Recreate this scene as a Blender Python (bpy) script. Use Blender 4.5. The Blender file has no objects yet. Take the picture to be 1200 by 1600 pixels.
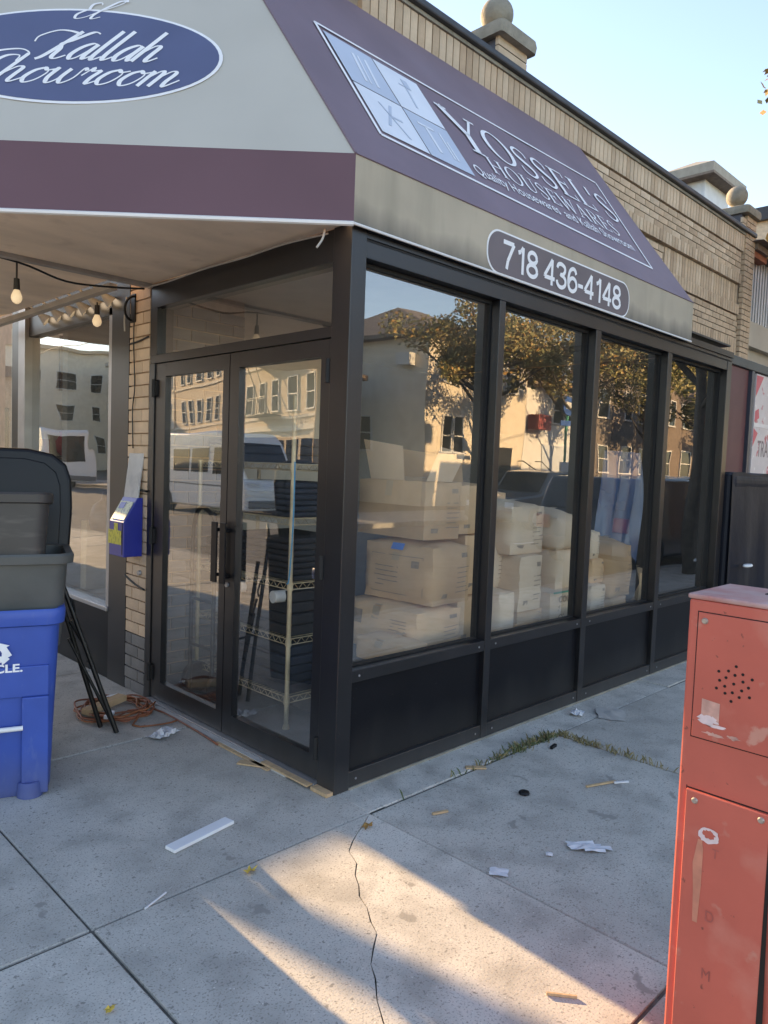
import bpy, math, random
from mathutils import Vector, Matrix
R = random.Random(11)
sc = bpy.context.scene
col = sc.collection

# ------------------------------------------------------------ camera, sky, sun, exposure
CAM = (-2.26146, -2.51154, 1.53976); YAW, PITCH, ROLL, FPX = 0.784434, -0.060831, 0.036816, 1156.736
fw = Vector((math.cos(YAW)*math.cos(PITCH), math.sin(YAW)*math.cos(PITCH), math.sin(PITCH)))
rt = fw.cross(Vector((0, 0, 1))).normalized(); up = rt.cross(fw)
r2 = rt*math.cos(ROLL)+up*math.sin(ROLL); u2 = -rt*math.sin(ROLL)+up*math.cos(ROLL)
cd = bpy.data.cameras.new('camera'); cam = bpy.data.objects.new('camera', cd); col.objects.link(cam)
cam.matrix_world = Matrix(((r2.x, u2.x, -fw.x, CAM[0]), (r2.y, u2.y, -fw.y, CAM[1]), (r2.z, u2.z, -fw.z, CAM[2]), (0, 0, 0, 1)))
cd.sensor_fit = 'HORIZONTAL'; cd.sensor_width = 36; cd.lens = FPX*36/1200; cd.clip_start = 0.05; cd.clip_end = 3000
sc.camera = cam
SUN_EL = math.radians(16.5); SUN_H = (0.04, 1.0)      # low sun, far end of the left street
sd = Vector((SUN_H[0], SUN_H[1], 0)).normalized()*math.cos(SUN_EL)+Vector((0, 0, math.sin(SUN_EL)))
w = bpy.data.worlds.new('World'); sc.world = w; w.use_nodes = True
nt = w.node_tree; sky = nt.nodes.new('ShaderNodeTexSky'); sky.sky_type = 'NISHITA'; sky.sun_disc = False
sky.sun_elevation = SUN_EL; sky.sun_rotation = math.atan2(SUN_H[0], SUN_H[1]); sky.air_density = 1.0; sky.dust_density = 0.2; sky.ozone_density = 2.5
bg = nt.nodes['Background']; nt.links.new(sky.outputs[0], bg.inputs[0]); bg.inputs[1].default_value = 0.15
sl = bpy.data.lights.new('sun', 'SUN'); sl.energy = 3.9; sl.angle = math.radians(0.48); sl.color = (1.0, 0.80, 0.50)
so = bpy.data.objects.new('sun', sl); col.objects.link(so); so.location = (0, 30, 12)
so.rotation_euler = sd.to_track_quat('Z', 'Y').to_euler()
sc.view_settings.view_transform = 'Standard'; sc.view_settings.look = 'None'; sc.view_settings.gamma = 1; sc.view_settings.exposure = 1.85
sc.view_settings.use_white_balance = True; sc.view_settings.white_balance_temperature = 8300; sc.view_settings.white_balance_tint = 19
sc.render.engine = 'CYCLES'
try:
    sc.cycles.use_denoising = True; sc.cycles.max_bounces = 10; sc.cycles.transparent_max_bounces = 24; sc.cycles.diffuse_bounces = 5
    sc.cycles.caustics_reflective = False; sc.cycles.caustics_refractive = False; sc.cycles.sample_clamp_indirect = 6
except Exception:
    pass

# ------------------------------------------------------------ materials
M = {}
def node_mat(name):
    m = bpy.data.materials.new(name); m.use_nodes = True; M[name] = m
    return m, m.node_tree, m.node_tree.nodes['Principled BSDF']
def mat(name, c, rough=0.6, var=0.12, scale=6.0, metal=0.0, bump=0.0, bscale=60.0, c2=None, spec=0.5, rnd=0.0, coat=0.0, mapscale=None, detail=4.0):
    m, t, b = node_mat(name)
    tc = t.nodes.new('ShaderNodeTexCoord'); n = t.nodes.new('ShaderNodeTexNoise'); n.inputs['Scale'].default_value = scale; n.inputs['Detail'].default_value = detail
    src = tc.outputs['Object']
    if mapscale:
        mp = t.nodes.new('ShaderNodeMapping'); mp.inputs['Scale'].default_value = mapscale; t.links.new(src, mp.inputs[0]); src = mp.outputs[0]
    t.links.new(src, n.inputs['Vector'])
    cr = t.nodes.new('ShaderNodeValToRGB')
    a = c2 if c2 else tuple(x*(1-var) for x in c); e = c if c2 else tuple(min(1, x*(1+var)) for x in c)
    cr.color_ramp.elements[0].position = 0.32; cr.color_ramp.elements[1].position = 0.68
    cr.color_ramp.elements[0].color = (*a, 1); cr.color_ramp.elements[1].color = (*e, 1)
    t.links.new(n.outputs['Fac'], cr.inputs[0]); out = cr.outputs[0]
    if rnd:
        oi = t.nodes.new('ShaderNodeObjectInfo'); mr = t.nodes.new('ShaderNodeMapRange'); mr.inputs['To Min'].default_value = 1-rnd; mr.inputs['To Max'].default_value = 1+rnd
        t.links.new(oi.outputs['Random'], mr.inputs[0]); mx = t.nodes.new('ShaderNodeVectorMath'); mx.operation = 'SCALE'
        t.links.new(out, mx.inputs[0]); t.links.new(mr.outputs[0], mx.inputs['Scale']); out = mx.outputs[0]
    t.links.new(out, b.inputs['Base Color']); b.inputs['Roughness'].default_value = rough; b.inputs['Metallic'].default_value = metal
    b.inputs['Specular IOR Level'].default_value = spec; b.inputs['Coat Weight'].default_value = coat
    if bump:
        n2 = t.nodes.new('ShaderNodeTexNoise'); n2.inputs['Scale'].default_value = bscale; n2.inputs['Detail'].default_value = 5
        t.links.new(tc.outputs['Object'], n2.inputs['Vector']); bp = t.nodes.new('ShaderNodeBump'); bp.inputs['Strength'].default_value = bump; bp.inputs['Distance'].default_value = 0.01
        t.links.new(n2.outputs['Fac'], bp.inputs['Height']); t.links.new(bp.outputs[0], b.inputs['Normal'])
    return m
def layer(m, scale, lo, hi, colour, amount=1.0, kind='noise', mapscale=None, detail=3.0, rough=None, warp=0.0):
    """lay a second colour over a material where a texture lies between lo and hi"""
    t = m.node_tree; b = t.nodes['Principled BSDF']; old = b.inputs['Base Color'].links[0].from_socket
    tc = t.nodes.new('ShaderNodeTexCoord'); src = tc.outputs['Object']
    if mapscale:
        mp = t.nodes.new('ShaderNodeMapping'); mp.inputs['Scale'].default_value = mapscale; t.links.new(src, mp.inputs[0]); src = mp.outputs[0]
    if kind == 'noise':
        n = t.nodes.new('ShaderNodeTexNoise'); n.inputs['Scale'].default_value = scale; n.inputs['Detail'].default_value = detail; o = n.outputs['Fac']
    else:
        n = t.nodes.new('ShaderNodeTexVoronoi'); n.inputs['Scale'].default_value = scale; n.inputs['Randomness'].default_value = 1.0; o = n.outputs['Distance']
    if warp:
        wn = t.nodes.new('ShaderNodeTexNoise'); wn.inputs['Scale'].default_value = 9; wn.inputs['Detail'].default_value = 3; t.links.new(src, wn.inputs['Vector'])
        ws = t.nodes.new('ShaderNodeVectorMath'); ws.operation = 'MULTIPLY_ADD'; ws.inputs[1].default_value = (warp*4, warp*4, 0); t.links.new(wn.outputs['Color'], ws.inputs[0]); t.links.new(src, ws.inputs[2]); src = ws.outputs[0]
    t.links.new(src, n.inputs['Vector']); mr = t.nodes.new('ShaderNodeMapRange'); mr.inputs['From Min'].default_value = lo; mr.inputs['From Max'].default_value = hi
    mr.inputs['To Max'].default_value = amount; t.links.new(o, mr.inputs[0]); mx = t.nodes.new('ShaderNodeMix'); mx.data_type = 'RGBA'
    t.links.new(mr.outputs[0], mx.inputs[0]); t.links.new(old, mx.inputs[6]); mx.inputs[7].default_value = (*colour, 1)
    t.links.new(mx.outputs[2], b.inputs['Base Color'])
    return m
def zlayer(m, z0, z1, colour, noise=0.0, scale=4.0, amount=1.0):
    """colour over the part of a surface whose height runs from z0 (full) to z1 (none), with a ragged edge"""
    t = m.node_tree; b = t.nodes['Principled BSDF']; old = b.inputs['Base Color'].links[0].from_socket
    g = t.nodes.new('ShaderNodeNewGeometry'); sx = t.nodes.new('ShaderNodeSeparateXYZ'); t.links.new(g.outputs['Position'], sx.inputs[0])
    n = t.nodes.new('ShaderNodeTexNoise'); n.inputs['Scale'].default_value = scale; n.inputs['Detail'].default_value = 5
    mp = t.nodes.new('ShaderNodeMapping'); mp.inputs['Scale'].default_value = (1, 1, 0.25); t.links.new(g.outputs['Position'], mp.inputs[0]); t.links.new(mp.outputs[0], n.inputs['Vector'])
    ma = t.nodes.new('ShaderNodeMath'); ma.operation = 'MULTIPLY_ADD'; ma.inputs[1].default_value = -noise; t.links.new(n.outputs['Fac'], ma.inputs[0]); t.links.new(sx.outputs['Z'], ma.inputs[2])
    mr = t.nodes.new('ShaderNodeMapRange'); mr.inputs['From Min'].default_value = z1-noise*.5; mr.inputs['From Max'].default_value = z0-noise*.5; mr.inputs['To Max'].default_value = amount
    t.links.new(ma.outputs[0], mr.inputs[0]); mx = t.nodes.new('ShaderNodeMix'); mx.data_type = 'RGBA'
    t.links.new(mr.outputs[0], mx.inputs[0]); t.links.new(old, mx.inputs[6]); mx.inputs[7].default_value = (*colour, 1); t.links.new(mx.outputs[2], b.inputs['Base Color'])
    return m
def glass_mat(name, r0, tint=(0.93, 0.95, 0.94), power=4.0, smear=0.0, wav=0.0):
    """double glazing: part mirror (more at a slant), part see-through"""
    m = bpy.data.materials.new(name); m.use_nodes = True; M[name] = m; t = m.node_tree; t.nodes.clear()
    o = t.nodes.new('ShaderNodeOutputMaterial'); mx = t.nodes.new('ShaderNodeMixShader'); tr = t.nodes.new('ShaderNodeBsdfTransparent'); gl = t.nodes.new('ShaderNodeBsdfGlossy')
    tr.inputs[0].default_value = (*tint, 1); gl.inputs['Roughness'].default_value = 0.0
    lw = t.nodes.new('ShaderNodeLayerWeight'); lw.inputs['Blend'].default_value = 0.5
    p = t.nodes.new('ShaderNodeMath'); p.operation = 'POWER'; p.inputs[1].default_value = power; t.links.new(lw.outputs['Facing'], p.inputs[0])
    ma = t.nodes.new('ShaderNodeMath'); ma.operation = 'MULTIPLY_ADD'; ma.inputs[1].default_value = 1-r0; ma.inputs[2].default_value = r0; t.links.new(p.outputs[0], ma.inputs[0])
    g = t.nodes.new('ShaderNodeNewGeometry'); inv = t.nodes.new('ShaderNodeMath'); inv.operation = 'SUBTRACT'; inv.inputs[0].default_value = 1; t.links.new(g.outputs['Backfacing'], inv.inputs[1])
    ml = t.nodes.new('ShaderNodeMath'); ml.operation = 'MULTIPLY'; t.links.new(ma.outputs[0], ml.inputs[0]); t.links.new(inv.outputs[0], ml.inputs[1])
    t.links.new(ml.outputs[0], mx.inputs[0]); t.links.new(tr.outputs[0], mx.inputs[1]); t.links.new(gl.outputs[0], mx.inputs[2])
    last = mx.outputs[0]
    if wav:
        tc = t.nodes.new('ShaderNodeTexCoord'); n = t.nodes.new('ShaderNodeTexNoise'); n.inputs['Scale'].default_value = 1.6; n.inputs['Detail'].default_value = 1
        t.links.new(tc.outputs['Object'], n.inputs['Vector']); bp = t.nodes.new('ShaderNodeBump'); bp.inputs['Strength'].default_value = 1.0; bp.inputs['Distance'].default_value = wav
        t.links.new(n.outputs['Fac'], bp.inputs['Height']); t.links.new(bp.outputs[0], gl.inputs['Normal'])
    if smear:
        tc = t.nodes.new('ShaderNodeTexCoord'); mp = t.nodes.new('ShaderNodeMapping'); mp.inputs['Scale'].default_value = (1.2, 1.2, 0.5); mp.inputs['Rotation'].default_value = (.5, .4, .2)
        n = t.nodes.new('ShaderNodeTexNoise'); n.inputs['Scale'].default_value = 2.2; n.inputs['Detail'].default_value = 7; t.links.new(tc.outputs['Object'], mp.inputs[0]); t.links.new(mp.outputs[0], n.inputs['Vector'])
        mr = t.nodes.new('ShaderNodeMapRange'); mr.inputs['From Min'].default_value = .45; mr.inputs['From Max'].default_value = .75; mr.inputs['To Min'].default_value = smear*.25; mr.inputs['To Max'].default_value = smear
        t.links.new(n.outputs['Fac'], mr.inputs[0]); df = t.nodes.new('ShaderNodeBsdfDiffuse'); df.inputs[0].default_value = (.55, .56, .55, 1)
        ms = t.nodes.new('ShaderNodeMixShader'); t.links.new(mr.outputs[0], ms.inputs[0]); t.links.new(last, ms.inputs[1]); t.links.new(df.outputs[0], ms.inputs[2]); last = ms.outputs[0]
    t.links.new(last, o.inputs[0])
    return m
def emit_mat(name, c, s):
    m, t, b = node_mat(name); b.inputs['Base Color'].default_value = (*c, 1); b.inputs['Emission Color'].default_value = (*c, 1); b.inputs['Emission Strength'].default_value = s
    return m

# ------------------------------------------------------------ mesh helpers
WM = {}                                     # world matrix of each object used as a parent
def reg(o, m): WM[o.name] = m; return o
class MB:
    def __init__(s): s.v = []; s.f = []
    def add(s, vs, fs):
        k = len(s.v); s.v += [tuple(p) for p in vs]; s.f += [tuple(i+k for i in f) for f in fs]; return s
    def box(s, x0, x1, y0, y1, z0, z1):
        return s.add([(x0, y0, z0), (x1, y0, z0), (x1, y1, z0), (x0, y1, z0), (x0, y0, z1), (x1, y0, z1), (x1, y1, z1), (x0, y1, z1)],
                     [(0, 3, 2, 1), (4, 5, 6, 7), (0, 1, 5, 4), (1, 2, 6, 5), (2, 3, 7, 6), (3, 0, 4, 7)])
    def obox(s, c, ax, ay, az, hx, hy, hz):
        c = Vector(c); ax = Vector(ax).normalized()*hx; ay = Vector(ay).normalized()*hy; az = Vector(az).normalized()*hz
        vs = [c+i*ax+j*ay+k*az for k in (-1, 1) for (i, j) in ((-1, -1), (1, -1), (1, 1), (-1, 1))]
        return s.add(vs, [(0, 3, 2, 1), (4, 5, 6, 7), (0, 1, 5, 4), (1, 2, 6, 5), (2, 3, 7, 6), (3, 0, 4, 7)])
    def slab(s, poly, z0, z1):
        """vertical prism over an xy polygon (counter-clockwise)"""
        n = len(poly); vs = [(x, y, z0) for x, y in poly]+[(x, y, z1) for x, y in poly]
        return s.add(vs, [tuple(range(n-1, -1, -1)), tuple(range(n, 2*n))]+[(i, (i+1) % n, n+(i+1) % n, n+i) for i in range(n)])
    def plate(s, poly, o, ex, ey, th):
        """prism over a polygon lying in the plane (o, ex, ey), th along ex x ey"""
        o = Vector(o); ex = Vector(ex); ey = Vector(ey); nn = ex.cross(ey).normalized()*th; n = len(poly)
        vs = [o+ex*a+ey*b for a, b in poly]+[o+ex*a+ey*b+nn for a, b in poly]
        return s.add(vs, [tuple(range(n-1, -1, -1)), tuple(range(n, 2*n))]+[(i, (i+1) % n, n+(i+1) % n, n+i) for i in range(n)])
    def cyl(s, p0, p1, r0, r1=None, n=12, cap=True):
        r1 = r0 if r1 is None else r1; p0 = Vector(p0); p1 = Vector(p1); d = (p1-p0).normalized()
        a = d.orthogonal().normalized(); b = d.cross(a)
        vs = [p0+(a*math.cos(2*math.pi*i/n)+b*math.sin(2*math.pi*i/n))*r0 for i in range(n)]+[p1+(a*math.cos(2*math.pi*i/n)+b*math.sin(2*math.pi*i/n))*r1 for i in range(n)]
        fs = [(i, (i+1) % n, n+(i+1) % n, n+i) for i in range(n)]
        if cap: fs += [tuple(range(n-1, -1, -1)), tuple(range(n, 2*n))]
        return s.add(vs, fs)
    def tube(s, pts, r, n=8):
        pts = [Vector(p) for p in pts]; rs = r if isinstance(r, (list, tuple)) else [r]*len(pts); vs = []; fs = []
        a = None
        for i, p in enumerate(pts):
            d = (pts[min(i+1, len(pts)-1)]-pts[max(i-1, 0)]).normalized()
            a = d.orthogonal().normalized() if a is None else (a-d*a.dot(d)).normalized()
            b = d.cross(a)
            vs += [p+(a*math.cos(2*math.pi*k/n)+b*math.sin(2*math.pi*k/n))*rs[i] for k in range(n)]
        for i in range(len(pts)-1):
            fs += [(i*n+k, i*n+(k+1) % n, (i+1)*n+(k+1) % n, (i+1)*n+k) for k in range(n)]
        fs += [tuple(range(n-1, -1, -1)), tuple((len(pts)-1)*n+k for k in range(n))]
        return s.add(vs, fs)
    def lathe(s, prof, c, n=24):
        c = Vector(c); vs = []; fs = []
        for r, z in prof: vs += [c+Vector((r*math.cos(2*math.pi*k/n), r*math.sin(2*math.pi*k/n), z)) for k in range(n)]
        for i in range(len(prof)-1): fs += [(i*n+k, i*n+(k+1) % n, (i+1)*n+(k+1) % n, (i+1)*n+k) for k in range(n)]
        fs += [tuple(range(n-1, -1, -1)), tuple((len(prof)-1)*n+k for k in range(n))]
        return s.add(vs, fs)
    def loft(s, secs, fr=None, q=4, cap0=True, cap1=True):
        """rounded-rectangle sections (z, half width, half depth, radius) in the frame fr"""
        fr = fr or Matrix(); vs = []; fs = []; n = 4*(q+1)
        for z, hw, hd, r in secs:
            for (sx, sy, a0) in ((1, 1, 0), (-1, 1, 90), (-1, -1, 180), (1, -1, 270)):
                for k in range(q+1):
                    a = math.radians(a0+90*k/q); vs.append(fr @ Vector((sx*(hw-r)+r*math.cos(a), sy*(hd-r)+r*math.sin(a), z)))
        for i in range(len(secs)-1): fs += [(i*n+k, i*n+(k+1) % n, (i+1)*n+(k+1) % n, (i+1)*n+k) for k in range(n)]
        if cap0: fs.append(tuple(range(n-1, -1, -1)))
        if cap1: fs.append(tuple((len(secs)-1)*n+k for k in range(n)))
        return s.add(vs, fs)
    def build(s, name, m, parent=None, smooth=False, bevel=0.0, origin=None, seg=2, kind=None, auto=None):
        me = bpy.data.meshes.new(name); off = Vector((0, 0, 0)); inv = None
        if parent is not None: inv = WM[parent.name].inverted()
        elif origin is not None: off = Vector(origin)
        vs = [(inv @ Vector(p)) if inv is not None else Vector(p)-off for p in s.v]
        me.from_pydata([tuple(p) for p in vs], [], s.f); me.update()
        me.materials.append(M[m] if isinstance(m, str) else m)
        if smooth:
            for p in me.polygons: p.use_smooth = True
            if auto: me.set_sharp_from_angle(angle=math.radians(auto))
        o = bpy.data.objects.new(name, me); col.objects.link(o)
        if parent is not None:
            o.parent = parent; reg(o, WM[parent.name].copy())
        else:
            o.location = off; reg(o, Matrix.Translation(off))
        if bevel:
            b = o.modifiers.new('bevel', 'BEVEL'); b.width = bevel; b.segments = seg; b.limit_method = 'ANGLE'; b.angle_limit = math.radians(40)
        if kind: o['kind'] = kind
        return o
def tag(o, label, cat, group=None):
    o['label'] = label; o['category'] = cat
    if group: o['group'] = group
    return o
def thing(name, loc, label, cat, group=None, rotz=0.0):
    o = bpy.data.objects.new(name, None); col.objects.link(o); o.location = loc; o.rotation_euler = (0, 0, rotz); o.empty_display_size = 0.1
    reg(o, Matrix.Translation(Vector(loc)) @ Matrix.Rotation(rotz, 4, 'Z')); return tag(o, label, cat, group)
def struct(o): o['kind'] = 'structure'; return o
def group_struct(name, loc=(0, 0, 0)):
    o = bpy.data.objects.new(name, None); col.objects.link(o); o.location = loc; reg(o, Matrix.Translation(Vector(loc))); o['kind'] = 'structure'; return o
def B(*a): return MB().box(*a)
_pm = {}
def piece(name, key, mk, m, parent, matrix):
    """an alike piece (brick, slat): shares mesh data with its kind"""
    if key not in _pm:
        b = mk(); me = bpy.data.meshes.new(name); me.from_pydata([tuple(p) for p in b.v], [], b.f); me.materials.append(M[m]); _pm[key] = me
    o = bpy.data.objects.new(name, _pm[key]); col.objects.link(o); o.parent = parent; o.matrix_local = WM[parent.name].inverted() @ matrix
    reg(o, matrix); return o
def text2d(s, size, xs=1.0, bold=0.0, spacing=1.0):
    c = bpy.data.curves.new('lettering', 'FONT'); c.body = s; c.size = size; c.offset = bold; c.space_character = spacing
    o = bpy.data.objects.new('lettering', c); col.objects.link(o); dg = bpy.context.evaluated_depsgraph_get(); me = bpy.data.meshes.new_from_object(o.evaluated_get(dg))
    vs = [(v.co.x*xs, v.co.y) for v in me.vertices]; fs = [tuple(p.vertices) for p in me.polygons]
    bpy.data.objects.remove(o); bpy.data.curves.remove(c); bpy.data.meshes.remove(me); return vs, fs
def text_on(mb, s, o, ex, ey, size, width=None, bold=0.0, lift=0.0):
    """lettering laid in the plane (o, ex, ey); width stretches it to a length"""
    vs, fs = text2d(s, size, 1.0, bold); mn = min(v[0] for v in vs); mxx = max(v[0] for v in vs); k = (width/(mxx-mn)) if width else 1.0
    o = Vector(o); ex = Vector(ex).normalized(); ey = Vector(ey).normalized(); nn = ex.cross(ey)
    return mb.add([o+ex*(v[0]-mn)*k+ey*v[1]+nn*lift for v in vs], fs)
def crom(pts, n=8):
    out = []; P = [pts[0]]+list(pts)+[pts[-1]]
    for i in range(1, len(P)-2):
        for k in range(n):
            t = k/n; out.append(tuple(0.5*((2*P[i][j])+(-P[i-1][j]+P[i+1][j])*t+(2*P[i-1][j]-5*P[i][j]+4*P[i+1][j]-P[i+2][j])*t*t+(-P[i-1][j]+3*P[i][j]-3*P[i+1][j]+P[i+2][j])*t**3) for j in range(len(pts[0]))))
    out.append(tuple(pts[-1])); return out
def stroke2d(pts, wf):
    """flat ribbon along 2-D points, width from wf(dx, dy, s)"""
    vs = []; n = len(pts)
    for i, p in enumerate(pts):
        a = pts[max(i-1, 0)]; b = pts[min(i+1, n-1)]; dx, dy = b[0]-a[0], b[1]-a[1]; l = math.hypot(dx, dy) or 1; dx /= l; dy /= l
        h = wf(dx, dy, i/(n-1))/2; vs += [(p[0]-dy*h, p[1]+dx*h), (p[0]+dy*h, p[1]-dx*h)]
    return vs, [(2*i, 2*i+1, 2*i+3, 2*i+2) for i in range(n-1)]
# ------------------------------------------------------------ material list
def concrete(name, c):
    m = mat(name, c, 0.88, 0.13, 1.0, bump=0.14, bscale=110, rnd=0.12, detail=9)
    layer(m, 5, .45, .66, tuple(x*.68 for x in c), .9, detail=10)
    layer(m, 2.1, .55, .70, tuple(min(1, x*1.15) for x in c), .6, detail=6)
    layer(m, 150, .56, .67, tuple(x*.42 for x in c), .75, detail=2)
    layer(m, 48, .63, .69, tuple(x*.38 for x in c), .75, detail=3)
    layer(m, 38, .16, .08, tuple(x*.36 for x in c), .7, kind='voronoi', warp=.02)
    layer(m, 33, .11, .06, tuple(min(1, x*1.5) for x in c), .6, kind='voronoi')
    layer(m, 3.3, .13, .09, tuple(x*.50 for x in c), .8, kind='voronoi', warp=.07)
    return m
concrete('concrete', (.515, .488, .438)); concrete('concrete_far', (.40, .39, .37))
mat('joint_dirt', (.115, .108, .095), .95, .4, 25, bump=.5, bscale=90)
mat('kerb_stone', (.30, .30, .29), .85, .2, 8, bump=.3)
m = mat('asphalt', (.145, .143, .14), .9, .25, 3, bump=.5, bscale=160, detail=8); layer(m, 90, .62, .7, (.19, .19, .19), .7)
mat('ground_dirt', (.10, .095, .085), .95, .3, 2)
mat('road_paint', (.72, .72, .68), .7, .2, 9)
m = mat('black_frame', (.007, .0075, .010), .36, .25, 3, spec=.6); layer(m, 2.0, .55, .8, (.014, .014, .018), .7, mapscale=(1, 1, .3))
layer(m, 160, .70, .76, (.16, .15, .14), .5)
zlayer(m, .0, .16, (.075, .072, .068), .12, 9, .5)
m = mat('black_panel', (.005, .0055, .008), .36, .2, 3, spec=.22); layer(m, 60, .68, .78, (.05, .05, .05), .4); zlayer(m, .07, .30, (.035, .034, .033), .25, 6, .6)
m = bpy.data.materials.new('clear_pane'); m.use_nodes = True; M['clear_pane'] = m; m.node_tree.nodes.clear()
_o = m.node_tree.nodes.new('ShaderNodeOutputMaterial'); _t = m.node_tree.nodes.new('ShaderNodeBsdfTransparent'); m.node_tree.links.new(_t.outputs[0], _o.inputs[0])
def room_side(o, d):
    """the coated mirror side of a pane is outdoors; its room side is plain"""
    o.data.materials.append(M['clear_pane'])
    for p in o.data.polygons:
        if p.normal.dot(Vector(d)) > .5: p.material_index = 1
    return o
mat('rubber', (.008, .008, .009), .7, .2)
glass_mat('shop_glass', .28, tint=(.98, .985, .98), smear=.035, wav=.0020)
glass_mat('door_glass', .25, tint=(.98, .985, .98), smear=.035, wav=.0018)
glass_mat('window_glass', .30, tint=(.98, .985, .98), smear=.03, wav=.003)
m = mat('awning_maroon', (.195, .135, .165), .62, .10, 1.6, bump=.35, bscale=2.6); layer(m, 1.1, .5, .8, (.235, .185, .215), .6, mapscale=(.5, 1, 1))
m = mat('awning_maroon_band', (.135, .066, .088), .62, .08, 1.6, bump=.35, bscale=2.6)
m = mat('awning_grey', (.485, .455, .41), .7, .06, 1.2, bump=.35, bscale=2.6); layer(m, 1.5, .55, .8, (.42, .39, .345), .6)
m = mat('awning_beige', (.44, .37, .285), .75, .10, 2.0, bump=.35, bscale=2.6); layer(m, 3, .5, .75, (.33, .285, .215), .7, mapscale=(2.5, 2.5, .4))
zlayer(m, 2.60, 2.72, (.085, .08, .075), .16, 7, .75)
mat('piping', (.78, .76, .76), .5, .05)
m = mat('soffit', (.86, .72, .57), .75, .14, 1.4, bump=.15, bscale=30, mapscale=(1, 2.2, 1)); layer(m, 2.4, .52, .75, (.80, .68, .55), .6)
layer(m, 6, .6, .8, (.50, .40, .30), .5)
mat('soffit_strip', (.40, .375, .34), .6, .15, 5)
mat('lettering_white', (.83, .82, .84), .55, .03, 20)
mat('sign_blue', (.085, .105, .205), .6, .08, 2)
mat('sign_dark', (.155, .125, .135), .6, .08, 3)
mat('logo_blue', (.30, .37, .52), .6, .05, 4); mat('logo_white', (.70, .73, .80), .6, .04, 4); mat('logo_grey', (.47, .53, .64), .6, .04, 4)
for n_, c_ in (('brick', (.53, .385, .265)), ('brick_light', (.60, .455, .325)), ('brick_dark', (.46, .325, .22))):
    mm = mat(n_, c_, .85, .12, 9, bump=.35, bscale=90, rnd=.11); layer(mm, 3, .58, .8, tuple(x*.8 for x in c_), .5)
mat('mortar', (.30, .235, .175), .95, .2, 30, bump=.4, bscale=150)
mm = mat('painted_brick', (.66, .475, .33), .8, .10, 8, bump=.4, bscale=70, rnd=.10); layer(mm, 5, .6, .8, (.50, .36, .25), .6)
mm = mat('grey_brick', (.19, .18, .175), .85, .12, 8, bump=.4, bscale=70, rnd=.10)
mat('pier_mortar', (.46, .33, .235), .9, .15, 20)
mat('coping', (.035, .037, .042), .45, .25, 5); mat('cap_stone', (.27, .245, .20), .9, .2, 9, bump=.6, bscale=60); mat('flashing', (.05, .052, .07), .5, .2, 4)
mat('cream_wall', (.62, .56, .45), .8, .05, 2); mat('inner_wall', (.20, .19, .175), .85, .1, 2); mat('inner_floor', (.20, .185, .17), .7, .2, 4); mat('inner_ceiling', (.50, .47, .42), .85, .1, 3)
mat('white_trim', (.52, .47, .40), .6, .1, 5); mat('grey_metal', (.36, .36, .37), .4, .1, 6, metal=.6)

# ------------------------------------------------------------ ground, roads, kerbs, pavement
struct(MB().add([(-600, -600, -.15), (600, -600, -.15), (600, 600, -.15), (-600, 600, -.15)], [(0, 1, 2, 3)]).build('ground', 'ground_dirt'))
struct(MB().add([(-300, -11.6, -.14), (300, -11.6, -.14), (300, -2.78, -.14), (-300, -2.78, -.14)], [(0, 1, 2, 3)]).build('road', 'asphalt'))
struct(MB().add([(-14.5, -2.9, -.136), (-4.15, -2.9, -.136), (-4.15, 300, -.136), (-14.5, 300, -.136)], [(0, 1, 2, 3)]).build('side_road', 'asphalt'))
struct(B(-4.2, 60, -2.93, -2.78, -.2, .0).build('kerb', 'kerb_stone', bevel=.02)); struct(B(-4.22, -4.05, -2.77, 60, -.2, .001).build('kerb', 'kerb_stone', bevel=.02))
struct(B(-300, 300, -11.75, -11.6, -.2, -.001).build('kerb', 'kerb_stone')); struct(B(-300, 300, -15.2, -11.76, -.2, -.002).build('far_pavement', 'concrete_far'))
struct(B(-14.65, -14.5, -2.7, 200, -.2, 0).build('kerb', 'kerb_stone')); struct(B(-18.5, -14.66, -2.7, 200, -.2, -.003).build('far_pavement', 'concrete_far'))
struct(B(-15, 120, -60, -15.21, -.2, -.004).build('front_yards', 'ground_dirt'))
for k in range(14):
    struct(MB().add([(-60+k*9, -7.3, -.130), (-57+k*9, -7.3, -.130), (-57+k*9, -7.18, -.130), (-60+k*9, -7.18, -.130)], [(0, 1, 2, 3)]).build('lane_marking', 'road_paint'))
pav = group_struct('pavement')
B(-4.05, 30, -2.775, 30, -.12, -.009).build('joint_bed', 'joint_dirt', pav)
xs = [-4.04, -2.66, -1.255, 0.0, 1.535, 3.05, 4.6, 6.1, 7.6, 9.1, 10.6, 12.1, 13.6, 15.1, 16.6, 18.1, 19.6]
ys = [-2.77, -1.635, -.235]
def slab_at(poly, m='concrete', dz=None):
    dz = R.uniform(-.003, .003) if dz is None else dz
    cx = sum(p[0] for p in poly)/len(poly); cy = sum(p[1] for p in poly)/len(poly); g = .0042
    q = []
    n = len(poly)
    for p in poly:
        q.append((p[0]+(g if p[0] < cx else -g), p[1]+(g*1.7 if p[1] < cy else -g*1.7)))
    MB().slab(q, -.10, dz).build('paving_slab', m, pav, bevel=.004, seg=1)
for i in range(len(xs)-1):
    for j in range(2):
        if (i, j) == (2, 1): continue
        slab_at([(xs[i], ys[j]), (xs[i+1], ys[j]), (xs[i+1], ys[j+1]), (xs[i], ys[j+1])])
    if xs[i] >= 0:
        slab_at([(xs[i], ys[2]), (xs[i+1], ys[2]), (xs[i+1], .12), (xs[i], .12)])
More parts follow.
